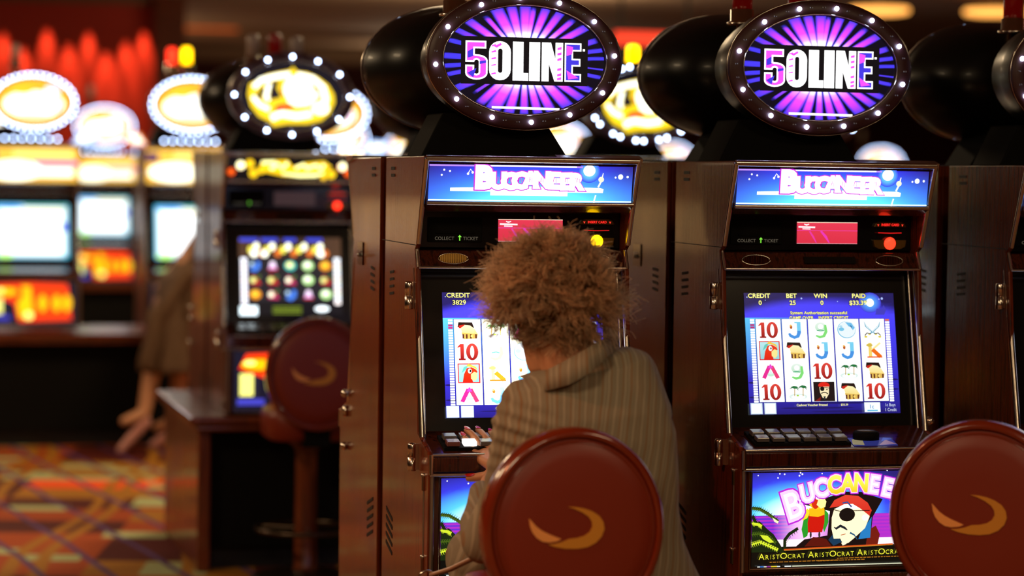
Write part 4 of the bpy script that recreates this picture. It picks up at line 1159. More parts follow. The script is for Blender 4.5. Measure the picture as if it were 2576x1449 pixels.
# middle row across the aisle
OX, OY, OZ, PB = .03, 3.836, .04, .745
g0 = slot_machine('gold', 'third', 'gold', fruit_screen, 'gold', 'fire', lamp=['white_lamp', 'red_plastic'], lamps=2, sign_dz=-.015, led_ph=0.0, dark_disp=True)
g0.location = (OX, OY, OZ)
tag(g0, 'slot machine across the aisle with gold oval sign and dark screen of fruit symbols', 'slot machine', 'middle row of slot machines')
g1 = copy_tree(g0); g1.location = (OX + PB, OY, OZ)
tag(g1, 'slot machine across the aisle mostly hidden behind the played machine', 'slot machine', 'middle row of slot machines')
g2 = slot_machine('gold', 'half', 'gold', fruit_screen, 'gold', 'fire', lamp='yellow_lamp', lamp_x=.32, sign_dz=-.015, led_ph=0.0, dark_disp=True, detail=False)
g2.location = (OX + 2 * PB, OY, OZ)
tag(g2, 'slot machine whose gold oval sign shows between the two starburst signs, yellow lamp on top', 'slot machine', 'middle row of slot machines')
g3 = copy_tree(g1); g3.location = (OX + 3 * PB, OY, OZ)
tag(g3, 'middle row slot machine hidden behind the unattended machine', 'slot machine', 'middle row of slot machines')
r = copy_tree(g1); r.location = (OX + .528, OY + .84, OZ); r.rotation_euler = (0, 0, PI)
tag(r, 'slot machine facing away at the left end of the middle row', 'slot machine', 'middle row of slot machines')
r = copy_tree(g1); r.location = (OX + PB + .528, OY + .84, OZ); r.rotation_euler = (0, 0, PI)
tag(r, 'slot machine facing away, second from the left end of the middle row', 'slot machine', 'middle row of slot machines')

# far rows
f0 = slot_machine('white', 'all', 'white', bright_screen, 'fiesta', 'fire', lamp=['red_lamp', 'yellow_lamp'], lamps=2, led_ph=0.0, detail=False, tall=True)
FX, FY = .135, 8.43
f0.location = (FX + .055, FY, .11)
tag(f0, 'far slot machine behind the skirted figure, white-hot oval sign, red and yellow lamps on top', 'slot machine', 'far slot machines')
f1 = slot_machine('white', 'all', 'white', bright_screen, 'fiesta', 'fire', lamp='white_lamp', led_ph=0.0, detail=False, tall=True)
spots_far = ((FX - .86, 8.43, .11, 'far slot machine at the left edge of the picture'), (FX + .86, 8.43, .08, 'far slot machine with dense white bulbs right of the gold sign'), 
             (.22, 14.58, .10, 'distant slot machine left of the skirted figure, white oval sign'), (2.03, 13.75, .02, 'distant low slot machine right behind the gold sign, white bulbs'), (-.75, 13.9, .10, 'distant slot machine at far left of the picture'),
             (3.42, 17.5, -.01, 'distant slot machine under the left starburst sign, only patches showing'), (3.66, 12.9, .0, 'distant slot machine just right of the left starburst sign neck'), (6.1, 17.5, -.07, 'distant slot machine low behind the crescent of gold sign'), (8.36, 17.5, -.08, 'distant slot machine low behind the right starburst sign'))
for i, (x, y, z, lab) in enumerate(spots_far):
    o = f1 if i == 0 else copy_tree(f1)
    o.location = (x, y, z); tag(o, lab, 'slot machine', 'far slot machines')


# ------------------------------------------------------------------ stands under the rows
def stand(x0, x1, y0, y1, h, label, flush=False):
    root = empty('machine_stand', ((x0 + x1) / 2, (y0 + y1) / 2, 0))
    cxx, cyy = (x0 + x1) / 2, (y0 + y1) / 2
    a, b_, c, d = x0 - cxx, x1 - cxx, y0 - cyy, y1 - cyy
    b = MB(); b.box(a, b_, c, d, h - .035, h); b.box(a + (0 if flush else .02), b_ - .02, c + .01, d - .01, h - .06, h - .035)
    b.build('top_slab', M['wood'] if flush else M['wood_stand'], root, .001 if flush else .012, 3)
    b = MB(); b.box(a + .05, b_ - .05, c + .09, d - .09, .09, h - .06); b.build('recessed_body', M['black_matte'], root)
    for xx in ((a, b_ - .05) if flush else (a + .035, b_ - .085)):
        b = MB(); b.box(xx, xx + .05, c + (.0 if flush else .05), d - (.0 if flush else .05), .0, h - .06)
        b.build('end_panel', M['wood'] if flush else M['wood_stand'], root, .006)
    b = MB(); b.box(a + .05, b_ - .05, c + .14, d - .14, 0, .09); b.build('plinth', M['vent'], root)
    tag(root, label, 'stand')
    return root


stand(OX - .15, OX + 3 * PB + .62, OY - .2, OY + 1.06, .618, 'wooden stand with black recess under the middle row of slot machines')
stand(FX - .86 - .12, FX + .86 + .66, FY - .2, FY + .6, .655, 'far wooden stand behind the skirted figure')
for (x, y, z) in ((.22, 14.58, .1), (-.75, 13.9, .1), (2.03, 13.75, .02), (3.42, 17.5, -.01), (3.66, 12.9, .0), (6.1, 17.5, -.07), (8.36, 17.5, -.08)):
    lab = {.22: 'left of the skirted figure', -.75: 'at the far left', 2.03: 'behind the gold sign', 3.42: 'beyond the played machine', 3.66: 'beyond the gap between the starburst signs', 6.1: 'beyond the crescent of gold sign', 8.36: 'beyond the right starburst sign'}[x]
    stand(x - .1, x + .63, y - .2, y + .5, .578 + z, 'distant wooden stand under the slot machine ' + lab)

# ------------------------------------------------------------------ stools
def stool(name='casino_stool', cap_z=.68):
    root = empty(name)
    rx, rz, zc, yc = .2, .2165, .822, 0.0
    el = lambda y, kx, n=56: [(rx * kx * math.cos(2 * PI * k / n), y, zc + rz * kx * math.sin(2 * PI * k / n)) for k in range(n)]
    b = MB()
    b.loft([el(-.012, .90), el(-.030, .905), el(-.034, .93), el(-.030, .975), el(-.018, 1.0), el(.018, 1.0), el(.03, .98), el(.034, .94), el(.03, .905), el(.012, .9)], cap=False)
    back = b.build('back_rim', M['rim'], root)
    b = MB()
    b.loft([el(-.010, .912), el(-.022, .905), el(-.0265, .885), el(-.0235, .868), el(-.027, .85), el(-.032, .7), el(-.034, .4), el(-.0345, .02)], cap=True)
    b.loft([el(.010, .912), el(.03, .88), el(.05, .75), el(.058, .4), el(.06, .02)], cap=True)
    pad = b.build('backrest', M['leather'], root)
    for kk in (.912, .857):
        b = MB(); b.tube(el(-.026 if kk < .9 else -.0235, kk), .0022, 6, closed=True); b.build('piping', M['rim'], pad)
    k = 1 / 2.379 / 1180.0
    def E(pts, name_, mt):
        ps = [((x - 661) * k / .965, zc - (y - 1166) * k) for x, y in pts]
        bb = MB(); bb.prism_y(ps, -.0362, -.033); bb.build(name_, mt, pad)
    E(((380, 1090), (400, 1112), (425, 1140), (460, 1166), (500, 1186), (540, 1203), (574, 1217), (545, 1230), (500, 1236), (462, 1230), (428, 1208), (402, 1175), (388, 1140)), 'emblem_tip', M['rose_thread'])
    E(((608, 1026), (650, 1038), (700, 1062), (735, 1088), (754, 1118), (757, 1148), (742, 1178), (712, 1200), (670, 1212), (620, 1217), (580, 1234), (540, 1244), (496, 1248), (540, 1264), (600, 1275), (670, 1277), (730, 1268), (780, 1243), (815, 1205), (830, 1162), (822, 1118), (797, 1082), (755, 1055), (710, 1038), (660, 1028)), 'emblem_crescent', M['gold_thread'])
    # cushion
    b = MB()
    N = 40
    def rr_(y0, y1, hx, z, q):
        return [(hx * q * math.copysign(abs(math.cos(2 * PI * i / N)) ** .6, math.cos(2 * PI * i / N)), (y0 + y1) / 2 + (y1 - y0) / 2 * q * math.copysign(abs(math.sin(2 * PI * i / N)) ** .6, math.sin(2 * PI * i / N)), z) for i in range(N)]
    b.loft([rr_(.03, .40, .175, .56, .9), rr_(.03, .40, .175, .575, 1), rr_(.03, .40, .175, .65, 1.0), rr_(.03, .40, .175, .675, .94), rr_(.03, .40, .175, .685, .75), rr_(.03, .40, .175, .688, .3)])
    b.build('seat', M['leather'], root)
    b = MB(); b.box(-.05, .05, -.005, .012, .56, .7); b.box(-.05, .05, -.005, .2, .545, .562); b.build('back_bracket', M['black_matte'], root)
    b = MB(); b.lathe([(0, .04), (.055, .04), (.045, .06), (.042, .5), (.06, .53), (.09, .558), (0, .56)], (0, .24, 0), 24); b.build('column', M['wood_stand'], root)
    b = MB(); b.tube([(.19 * math.cos(2 * PI * q / 32), .24 + .19 * math.sin(2 * PI * q / 32), .205) for q in range(32)], .009, 8, closed=True)
    for q in range(3):
        b.tube([(0, .24, .205), (.19 * math.cos(2 * PI * q / 3 + .5), .24 + .19 * math.sin(2 * PI * q / 3 + .5), .205)], .006, 6)
    b.build('foot_ring', M['dark_metal'], root)
    b = MB(); b.lathe([(0, 0), (.21, 0), (.215, .012), (.19, .028), (.08, .045), (0, .05)], (0, .24, 0), 36); b.build('base', M['dark_metal'], root)
    return root


st = stool(); p = at(1438, 1330, -.95); st.location = (p.x, -.95, p.z - .822 - .0)
st.location.z = 0.0
tag(st, 'round-backed red stool with gold crescent emblem, the woman sits on it', 'stool', 'red round-backed stools')
s2 = copy_tree(st); p = at(800, 911, 3.17); s2.location = (p.x, 3.17, 0)
tag(s2, 'round-backed red stool in front of the gold-signed machine across the aisle', 'stool', 'red round-backed stools')
s3 = copy_tree(st); p = at(2463, 1335, -.9); s3.location = (p.x, -.9, 0); s3.rotation_euler = (0, 0, -.5)
tag(s3, 'red stool at the lower right edge in front of the pirate artwork', 'stool', 'red round-backed stools')
s4 = copy_tree(st); s4.location = (.96, 3.17, 0)
tag(s4, 'round-backed red stool just behind the left edge of the played machine', 'stool', 'red round-backed stools')

# ------------------------------------------------------------------ room
def struct(o):
    o['kind'] = 'structure'; return o


mf = mat('patterned_carpet', C(110, 40, 14), 0.85, spec=.2)
b_ = mf.node_tree.nodes['Principled BSDF']
v = mapped(mf, (1, 1, 1), (0, 0, .22))
def cells(vec, sx, sy, stops):
    sc_ = nd(mf, 'ShaderNodeVectorMath', operation='MULTIPLY'); sc_.inputs[1].default_value = (sx, sy, 1); lk(mf, vec, sc_.inputs[0])
    fl = nd(mf, 'ShaderNodeVectorMath', operation='FLOOR'); lk(mf, sc_.outputs[0], fl.inputs[0])
    wn = nd(mf, 'ShaderNodeTexWhiteNoise'); wn.noise_dimensions = '2D'; lk(mf, fl.outputs[0], wn.inputs['Vector'])
    n = nd(mf, 'ShaderNodeValToRGB'); n.color_ramp.interpolation = 'CONSTANT'
    e = n.color_ramp.elements
    while len(e) < len(stops):
        e.new(.5)
    for el, (p_, c_) in zip(e, stops):
        el.position = p_; el.color = (*c_[:3], 1)
    lk(mf, wn.outputs['Value'], n.inputs[0])
    return n.outputs[0]


def mixc(fac, a, b2):
    mx = nd(mf, 'ShaderNodeMix'); mx.data_type = 'RGBA'
    if isinstance(fac, float):
        mx.inputs[0].default_value = fac
    else:
        lk(mf, fac, mx.inputs[0])
    lk(mf, a, mx.inputs[6]); lk(mf, b2, mx.inputs[7])
    return mx.outputs[2]


DR, OR, GD, OL, PU, BO = C(78, 20, 10), C(158, 66, 18), C(158, 104, 26), C(164, 170, 120), C(84, 56, 104), C(240, 84, 26)
c1 = cells(v, 1.5, 2.6, ((0, DR), (.38, OR), (.52, GD), (.6, DR), (.78, OR), (.88, BO), (.94, GD)))
c2 = cells(v, 3.6, 6.0, ((0, C(0, 0, 0)), (.80, C(255, 255, 255)), (.99, C(0, 0, 0))))
base = nd(mf, 'ShaderNodeRGB'); base.outputs[0].default_value = OL
c3 = mixc(c2, c1, base.outputs[0])
wv = nd(mf, 'ShaderNodeTexWave'); wv.inputs['Scale'].default_value = .5; wv.inputs['Distortion'].default_value = 4.0; wv.inputs['Detail'].default_value = 1.0; wv.inputs['Detail Scale'].default_value = .6
lk(mf, v, wv.inputs['Vector'])
g_ = nd(mf, 'ShaderNodeRGB'); g_.outputs[0].default_value = GD
c4 = mixc(ramp(mf, ((0, (0, 0, 0)), (.84, (0, 0, 0)), (.88, (1, 1, 1)), (.97, (1, 1, 1)), (1, (0, 0, 0))), wv.outputs['Fac']), c3, g_.outputs[0])
wp = nd(mf, 'ShaderNodeTexWave'); wp.inputs['Scale'].default_value = 1.3; wp.inputs['Distortion'].default_value = 1.5
lk(mf, mapped(mf, (1, .35, 1), (0, 0, -.4)), wp.inputs['Vector'])
p_ = nd(mf, 'ShaderNodeRGB'); p_.outputs[0].default_value = PU
c5 = mixc(ramp(mf, ((0, (0, 0, 0)), (.965, (0, 0, 0)), (.975, (1, 1, 1)), (1, (1, 1, 1))), wp.outputs['Fac']), c4, p_.outputs[0])
lk(mf, c5, b_.inputs['Base Color'])
b = MB(); b.box(-14, 16, -12, 30, -.1, 0); struct(b.build('floor', mf))

mc = mat('ceiling_plaster', C(128, 98, 70), 0.8)
b = MB(); b.box(-14, 16, -12, 30, 3.3, 3.4); struct(b.build('ceiling', mc))
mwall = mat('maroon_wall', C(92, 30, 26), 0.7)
b = MB(); b.box(-14, 16, 30, 30.1, 0, 3.4); struct(b.build('wall_back', mwall))
b = MB(); b.box(-14, 16, -12.1, -12, 0, 3.4); struct(b.build('wall_front', mwall))
b = MB(); b.box(-14.1, -14, -12, 30, 0, 3.4); struct(b.build('wall_left', mwall))
b = MB(); b.box(16, 16.1, -12, 30, 0, 3.4); struct(b.build('wall_right', mwall))
# dropped soffits
b = MB(); b.box(-14, 16, 23.0, 24.0, 3.2, 3.3); struct(b.build('trim_1', mc))
b = MB(); b.box(-14, 16, 27.0, 27.6, 3.12, 3.3); struct(b.build('trim_2', mc))
# red wash-lit wall at left with a pillar at its end
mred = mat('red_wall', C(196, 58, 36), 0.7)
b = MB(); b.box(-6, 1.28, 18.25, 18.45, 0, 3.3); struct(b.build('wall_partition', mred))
b = MB(); b.box(1.28, 1.58, 18.1, 18.6, 0, 3.3); struct(b.build('trim_3', M['wood_stand']))
b = MB(); b.box(-6, 1.28, 18.18, 18.25, 3.22, 3.3); struct(b.build('trim_4', mc))
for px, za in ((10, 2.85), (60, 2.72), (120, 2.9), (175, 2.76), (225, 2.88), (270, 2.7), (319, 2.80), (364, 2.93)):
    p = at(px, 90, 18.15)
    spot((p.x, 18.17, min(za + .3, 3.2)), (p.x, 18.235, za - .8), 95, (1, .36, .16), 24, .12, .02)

# pale lit hutch added out of view, to mirror in the cabinet sides
cnt_ = empty('reflector_block', (-3.6, 14.5, 0))
b = MB(); b.box(-1.3, 1.1, -.3, .3, 0, .95); b.build('block_body', M['wood_stand'], cnt_, .01)
b = MB(); b.box(-1.36, 1.16, -.36, .36, .95, .98); b.build('top_slab', M['wood_stand'], cnt_, .01)
b = MB(); b.box(-1.3, 1.1, -.25, .3, .98, 1.38); b.build('reflector', mat('beige_panel', C(226, 196, 150), .6), cnt_, .01)
tag(cnt_, 'added unseen block with pale hutch beyond the left aisle', 'counter')
spot((-3.4, 12.6, 3.1), (-3.5, 14.25, 1.2), 420, (1, .8, .55), 50, .4, .1)  # added unseen spot that brightens the pale block for its reflection

# distant red neon sign and cove
A = Art(at(1545, 112, 12.0), (1, 0, 0), (0, 0, 1)); A.rect(0, 0, .62, .10, C(250, 50, 20, 1.4)); A.ell(.45, -.03, .16, .06, C(250, 40, 30, 1.3), 16)
A.P = A.P + Vector((0, -.012, 0)); o = A.build('lit_panel')
root = empty('neon_sign', at(1650, 112, 12.0)); o.parent = root; o.matrix_parent_inverse = Matrix.Translation(-root.location)
b = MB(); q = at(1545, 112, 12.0); b.box(q.x - .02, q.x + .66, 12.0, 12.06, q.z - .1, q.z + .12)
bb = b.build('sign_box', M['black_matte'], root); bb.matrix_parent_inverse = Matrix.Translation(-root.location)
b = MB()
for xx in (q.x + .05, q.x + .58):
    b.box(xx, xx + .02, 12.02, 12.04, q.z + .12, 3.3)
bb = b.build('hanging_rod', M['black_matte'], root); bb.matrix_parent_inverse = Matrix.Translation(-root.location)
tag(root, 'blurred red lit sign hanging between the two starburst signs', 'sign')
# ceiling downlights that show
for i, (px, py, yy) in enumerate(((2212, 26, 14.6), (2500, 30, 14.6))):
    p = at(px, py, yy)
    root = empty('ceiling_lamp', (p.x, yy, p.z))
    b = MB(); b.lathe([(0, .02), (.26, .02), (.27, 0), (.26, -.02), (.2, -.03), (0, -.03)], (0, 0, 0), 24); b.build('lamp_shade', mat('lamp_glass', (.8, .4, .1), .5, emit=(1, .42, .08), es=2.2), root)
    b = MB(); b.tube([(0, 0, .02), (0, 0, 3.3 - p.z)], .012, 8); b.build('stem', M['dull_metal'], root)
    tag(root, ('amber ceiling lamp above the right starburst sign', 'amber ceiling lamp at the top right edge')[i], 'lamp', 'amber ceiling lamps')
# orange cove strip far back
p = at(500, 68, 23.0)
b = MB(); b.box(p.x - .75, p.x + .45, 22.96, 23.0, p.z - .03, p.z + .05)
tag(b.build('cove_light', mat('cove_glow', (.5, .1, .02), .5, emit=(1, .16, .02), es=.5)), 'dim orange light strip high at the back left', 'light')
#PEOPLE#
# ------------------------------------------------------------------ people
def capsule(mb, a, b, ra, rb, n=14, sq=1.0):
    a = Vector(a); b = Vector(b); t = (b - a)
    L = t.length; t.normalize()
    k = Vector((0, 0, 1)) if abs(t.z) < .9 else Vector((0, 1, 0))
    u = t.cross(k).normalized(); v = u.cross(t).normalized()
    rings = []
    for i in range(5):
        th = -PI / 2 + PI / 2 * i / 4
        rr = max(math.cos(th), .04) * ra
        rings.append([a + t * (ra * math.sin(th)) + u * rr * math.cos(2 * PI * q / n) + v * rr * sq * math.sin(2 * PI * q / n) for q in range(n)])
    for i in range(5):
        th = PI / 2 * i / 4
        rr = max(math.cos(th), .04) * rb
        rings.append([b + t * (rb * math.sin(th)) + u * rr * math.cos(2 * PI * q / n) + v * rr * sq * math.sin(2 * PI * q / n) for q in range(n)])
    mb.loft(rings)


def chain(mb, pts, rs, sq=1.0, n=14):
    for i in range(len(pts) - 1):
        capsule(mb, pts[i], pts[i + 1], rs[i], rs[i + 1], n, sq)


def fuse(mb, name, mt, parent, vox, smooth=3, crease=None):
    """Melt the overlapping pieces of one body or garment into one continuous skin."""
    o = mb.build(name, mt)
    r = o.modifiers.new('remesh', 'REMESH'); r.mode = 'VOXEL'; r.voxel_size = vox; r.use_smooth_shade = True
    if smooth:
        s_ = o.modifiers.new('smooth', 'SMOOTH'); s_.factor = .5; s_.iterations = smooth
    bpy.context.view_layer.update()
    me = bpy.data.meshes.new_from_object(o.evaluated_get(bpy.context.evaluated_depsgraph_get()))
    me.name = name
    o.modifiers.clear(); o.data = me
    if crease:
        n = len(me.vertices); co = np.zeros(n * 3); me.vertices.foreach_get('co', co); no = np.zeros(n * 3); me.vertices.foreach_get('normal', no)
        co = co.reshape(-1, 3); no = no.reshape(-1, 3)
        d = np.array([crease(Vector(c)) for c in co])
        co = co + no * d[:, None]
        me.vertices.foreach_set('co', co.ravel()); me.update()
    for p in me.polygons:
        p.use_smooth = True
    if parent:
        o.parent = parent
    return o


skin = mat('skin', C(196, 140, 104), 0.5)
skin.node_tree.nodes['Principled BSDF'].inputs['Subsurface Weight'].default_value = .08
M['nail'] = mat('red_nail_varnish', C(205, 40, 12), 0.15, coat=.6)


def striped(name, base, s1, s2, freq=190.0):
    m = mat(name, base, 0.8, spec=.25)
    b = m.node_tree.nodes['Principled BSDF']
    v = mapped(m, (1, 1, 1), (0, math.radians(-9), 0))
    sx = nd(m, 'ShaderNodeSeparateXYZ'); lk(m, v, sx.inputs[0])
    nz = noise_tex(m, v, 6, 2)
    md = nd(m, 'ShaderNodeMath', operation='MULTIPLY_ADD'); md.inputs[1].default_value = .02; lk(m, nz, md.inputs[0]); lk(m, sx.outputs[0], md.inputs[2])
    m2 = nd(m, 'ShaderNodeMath', operation='MULTIPLY'); m2.inputs[1].default_value = freq * 2; lk(m, md.outputs[0], m2.inputs[0])
    sn = nd(m, 'ShaderNodeMath', operation='SINE'); lk(m, m2.outputs[0], sn.inputs[0])
    m3 = nd(m, 'ShaderNodeMath', operation='MULTIPLY'); m3.inputs[1].default_value = freq * .83; lk(m, md.outputs[0], m3.inputs[0])
    sn2 = nd(m, 'ShaderNodeMath', operation='SINE'); lk(m, m3.outputs[0], sn2.inputs[0])
    ad = nd(m, 'ShaderNodeMath', operation='ADD'); lk(m, sn.outputs[0], ad.inputs[0]); lk(m, sn2.outputs[0], ad.inputs[1])
    mr = nd(m, 'ShaderNodeMapRange'); mr.inputs['From Min'].default_value = -2; mr.inputs['From Max'].default_value = 2; lk(m, ad.outputs[0], mr.inputs['Value'])
    lk(m, ramp(m, ((.0, s2), (.3, base), (.62, base), (.85, s1), (1, s1)), mr.outputs[0]), b.inputs['Base Color'])
    v2 = mapped(m, (300, 300, 90)); f2 = noise_tex(m, v2, 3, 2)
    bp = nd(m, 'ShaderNodeBump'); bp.inputs['Strength'].default_value = .15; bp.inputs['Distance'].default_value = .002
    lk(m, f2, bp.inputs['Height']); lk(m, bp.outputs[0], b.inputs['Normal'])
    return m


M['jacket'] = striped('striped_linen', C(134, 122, 102), C(156, 143, 122), C(134, 100, 68), 330.0)
woman = empty('person', (.27, -.70, 0))
SH_L, SH_R = Vector(at(1298, 1012, -.71)), Vector(at(1618, 935, -.71))
EL_L = Vector(at(1218, 1362, -.65)); WR_L = Vector(at(1232, 1215, -.44))
EL_R = Vector(at(1560, 1205, -.44)); WR_R = Vector(at(1262, 1183, -.265))
HD = Vector(at(1388, 728, -.655))
NK = Vector(at(1424, 908, -.70)); CH = Vector((.215, -.71, 1.02)); PV = Vector((.255, -.70, .765))

# body, one surface: pelvis, spine, neck, head with face, arms, hands, legs
mb = MB()
fwd = Vector((.12, .95, -.28)).normalized(); tilt = Vector((-.12, .1, 1)).normalized(); sidev = fwd.cross(tilt).normalized(); tilt = sidev.cross(fwd).normalized()
def H(x, y, z):
    return HD + sidev * x + fwd * y + tilt * z
rings = []
for (z, rx, ry, oy) in ((-.118, .018, .022, .05), (-.112, .034, .045, .042), (-.095, .05, .068, .026), (-.07, .060, .082, .014), (-.04, .068, .092, .006), (0, .074, .097, 0), (.04, .076, .098, -.004), (.075, .068, .088, -.006), (.098, .05, .066, -.006), (.11, .024, .034, -.006)):
    rings.append([H(rx * math.cos(2 * PI * k / 20), oy + ry * math.sin(2 * PI * k / 20), z) for k in range(20)])
mb.loft(rings)
capsule(mb, H(0, .096, .012), H(0, .116, -.028), .009, .013)          # nose
capsule(mb, H(-.018, .092, -.062), H(.018, .092, -.062), .009, .009)   # mouth
capsule(mb, H(0, .078, -.1), H(0, .08, -.104), .02, .018)              # chin
for s_ in (-1, 1):
    capsule(mb, H(s_ * .076, -.004, .012), H(s_ * .079, .0, -.026), .014, .010, sq=.5)   # ears
    capsule(mb, H(s_ * .035, .07, -.03), H(s_ * .04, .06, -.03), .025, .02)               # cheeks
chain(mb, [H(0, -.015, -.05), NK, CH], [.056, .058, .06])
capsule(mb, at(1368, 850, -.66), at(1372, 905, -.66), .052, .046)
chain(mb, [CH + Vector((0, 0, .06)), CH, PV + Vector((0, 0, .12)), PV], [.09, .12, .115, .13])
SL2 = SH_L + Vector((.03, .03, -.03)); SR2 = SH_R + Vector((-.035, .03, -.035))
chain(mb, [NK - Vector((0, 0, .06)), SL2], [.045, .04]); chain(mb, [NK - Vector((0, 0, .06)), SR2], [.045, .04])
chain(mb, [SL2, SL2.lerp(EL_L, .5) + Vector((.008, 0, 0)), EL_L, WR_L], [.04, .036, .033, .023]); chain(mb, [SR2, EL_R, WR_R], [.04, .035, .023])
KN = [Vector((.075, -.34, .665)), Vector((.33, -.33, .66))]; AN = [Vector((.12, -.50, .285)), Vector((.30, -.50, .285))]
for hx, kn, an in ((-.08, KN[0], AN[0]), (.08, KN[1], AN[1])):
    chain(mb, [PV + Vector((hx, 0, .0)), kn, an], [.085, .055, .034])
    capsule(mb, an - Vector((0, .02, .025)), an + Vector((0, .13, -.045)), .03, .02)


def hand(mb, wrist, knuckles, tips, bends, thumb, r=.0088):
    nails = []
    for kn in knuckles:
        capsule(mb, wrist, kn, .019, .0115, 12)
    for i in range(3):
        capsule(mb, knuckles[i], knuckles[i + 1], .0115, .0115)
        capsule(mb, wrist.lerp(knuckles[i], .6), wrist.lerp(knuckles[i + 1], .6), .014, .014)
    for kn, tp, bd, rr in zip(knuckles, tips, bends, (1.0, 1.04, 1.0, .88)):
        m1_ = kn.lerp(tp, .42) + Vector((0, 0, bd)); m2_ = kn.lerp(tp, .74) + Vector((0, 0, bd * .8))
        chain(mb, [kn, m1_, m2_, tp], [r * rr * 1.1, r * rr, r * rr * .92, r * rr * .78], n=10)
        nails.append((m2_, tp, r * rr))
    chain(mb, thumb, [.015, .0125, .0115, .0095], n=10)
    nails.append((thumb[-2], thumb[-1], .0115))
    return nails


kR = [at(1200, 1150, -.165), at(1216, 1136, -.15), at(1234, 1126, -.145), at(1252, 1122, -.15)]
tR = [at(1163, 1096, -.105), at(1173, 1082, -.09), at(1201, 1081, -.075), at(1232, 1086, -.08)]
nails = hand(mb, WR_R, kR, tR, [.006, .009, .008, .006], [at(1246, 1186, -.25), at(1222, 1198, -.225), at(1198, 1201, -.215), at(1180, 1203, -.21)])
kL = [at(1275, 1160, -.37), at(1258, 1162, -.365), at(1248, 1168, -.37), at(1240, 1176, -.38)]
tL = [p_ + Vector((.015, .055, .0)) for p_ in kL]
nails += hand(mb, WR_L, kL, tL, [.008] * 4, [WR_L + Vector((.02, .01, 0)), WR_L + Vector((.04, .03, .01)), WR_L + Vector((.05, .05, .01)), WR_L + Vector((.056, .065, .01))])
body = fuse(mb, 'body', skin, None, .0034, 3)
body.parent = woman; body.matrix_parent_inverse = Matrix.Translation(-woman.location)
PI_ = Matrix.Translation(-woman.location)


def child(o, par=None):
    o.parent = par or woman
    o.matrix_parent_inverse = PI_ if (par is None) else Matrix()
    return o


for a, b_, rr in nails:
    d = (b_ - a).normalized(); up_ = Vector((0, -.35, 1)); up_ = (up_ - d * up_.dot(d)).normalized(); sd = d.cross(up_)
    c0 = b_ - d * rr * .35
    n_ = MB(); rg = []
    for h_ in (0, .0014):
        rg.append([c0 + up_ * (rr * .80 + h_ - .0012 * abs(math.sin(2 * PI * k / 16)) ** 2) + d * (rr * 1.15 * math.cos(2 * PI * k / 16)) + sd * (rr * .66 * math.sin(2 * PI * k / 16)) for k in range(16)])
    n_.loft(rg); child(n_.build('fingernail', M['nail']))
for s_ in (-1, 1):
    n_ = MB(); n_.ball(tuple(H(s_ * .031, .086, .012)), .0125, n=14, m=8); child(n_.build('eye', mat('eye_white', (.8, .78, .74), .1)))

# jacket
J = [((1352, 940), (1515, 886), .045, -.70), ((1318, 962), (1585, 872), .07, -.70), ((1285, 985), (1628, 893), .095, -.71), ((1268, 1020), (1652, 945), .115, -.71), ((1266, 1070), (1676, 1015), .125, -.72), ((1272, 1140), (1692, 1080), .13, -.72),
     ((1276, 1230), (1697, 1180), .128, -.72), ((1276, 1320), (1700, 1270), .125, -.71), ((1265, 1390), (1712, 1350), .13, -.71), ((1240, 1470), (1752, 1440), .145, -.70), ((1215, 1530), (1785, 1500), .155, -.69), ((1195, 1575), (1800, 1560), .15, -.68)]
mb = MB(); rings = []
for (l, r_, dp, yy) in J:
    a = at(l[0], l[1], yy); b_ = at(r_[0], r_[1], yy); c = (a + b_) / 2; hx = (b_ - a) / 2
    ring = []
    for k in range(32):
        t = 2 * PI * k / 32
        cs, sn_ = math.cos(t), math.sin(t)
        cs = math.copysign(abs(cs) ** .8, cs); sn_ = math.copysign(abs(sn_) ** .85, sn_)
        ring.append(c + hx * cs + Vector((0, dp * sn_, 0)))
    rings.append(ring)
mb.loft(rings)
chain(mb, [at(1318, 1012, -.70), at(1300, 1070, -.70), at(1284, 1160, -.69), at(1262, 1250, -.67), EL_L], [.052, .057, .052, .047, .05], n=18)
chain(mb, [EL_L, at(1207, 1318, -.58), at(1212, 1262, -.51)], [.05, .045, .033], n=18)
chain(mb, [at(1592, 938, -.70), at(1632, 1040, -.63), EL_R, EL_R.lerp(WR_R, .7)], [.055, .056, .05, .036], n=18)


def fold(c):
    v_ = Vector((c.x * 9, c.y * 9, c.z * 5))
    a = noise.noise(v_) * .0045
    b_ = noise.noise(Vector((c.x * 26 + c.z * 14, c.y * 12, c.z * 9 - c.x * 10))) * .0022
    e = 0
    # creases where the sleeve gathers under the shoulder
    d = (Vector((c.x, c.z)) - Vector((.045, 1.0))).length
    e += .0035 * math.exp(-(d / .09) ** 2) * math.sin(c.z * 190 + c.x * 60)
    return a + b_ + e


jk = fuse(mb, 'jacket', M['jacket'], None, .0058, 4, fold); child(jk)
# cuff opening and collar
mb = MB(); ca = at(1212, 1262, -.51); cb = at(1214, 1236, -.475)
d = (cb - ca).normalized(); u_ = d.cross(Vector((0, 1, 0))).normalized(); v_ = u_.cross(d)
ringf = lambda p_, r_: [p_ + u_ * r_ * math.cos(2 * PI * k / 24) + v_ * r_ * math.sin(2 * PI * k / 24) for k in range(24)]
mb.loft([ringf(ca - d * .02, .0335), ringf(ca, .0335), ringf(cb, .0305), ringf(cb + d * .001, .029), ringf(cb - d * .002, .0275), ringf(ca, .0295)], cap=False)
child(mb.build('cuff', M['jacket']))


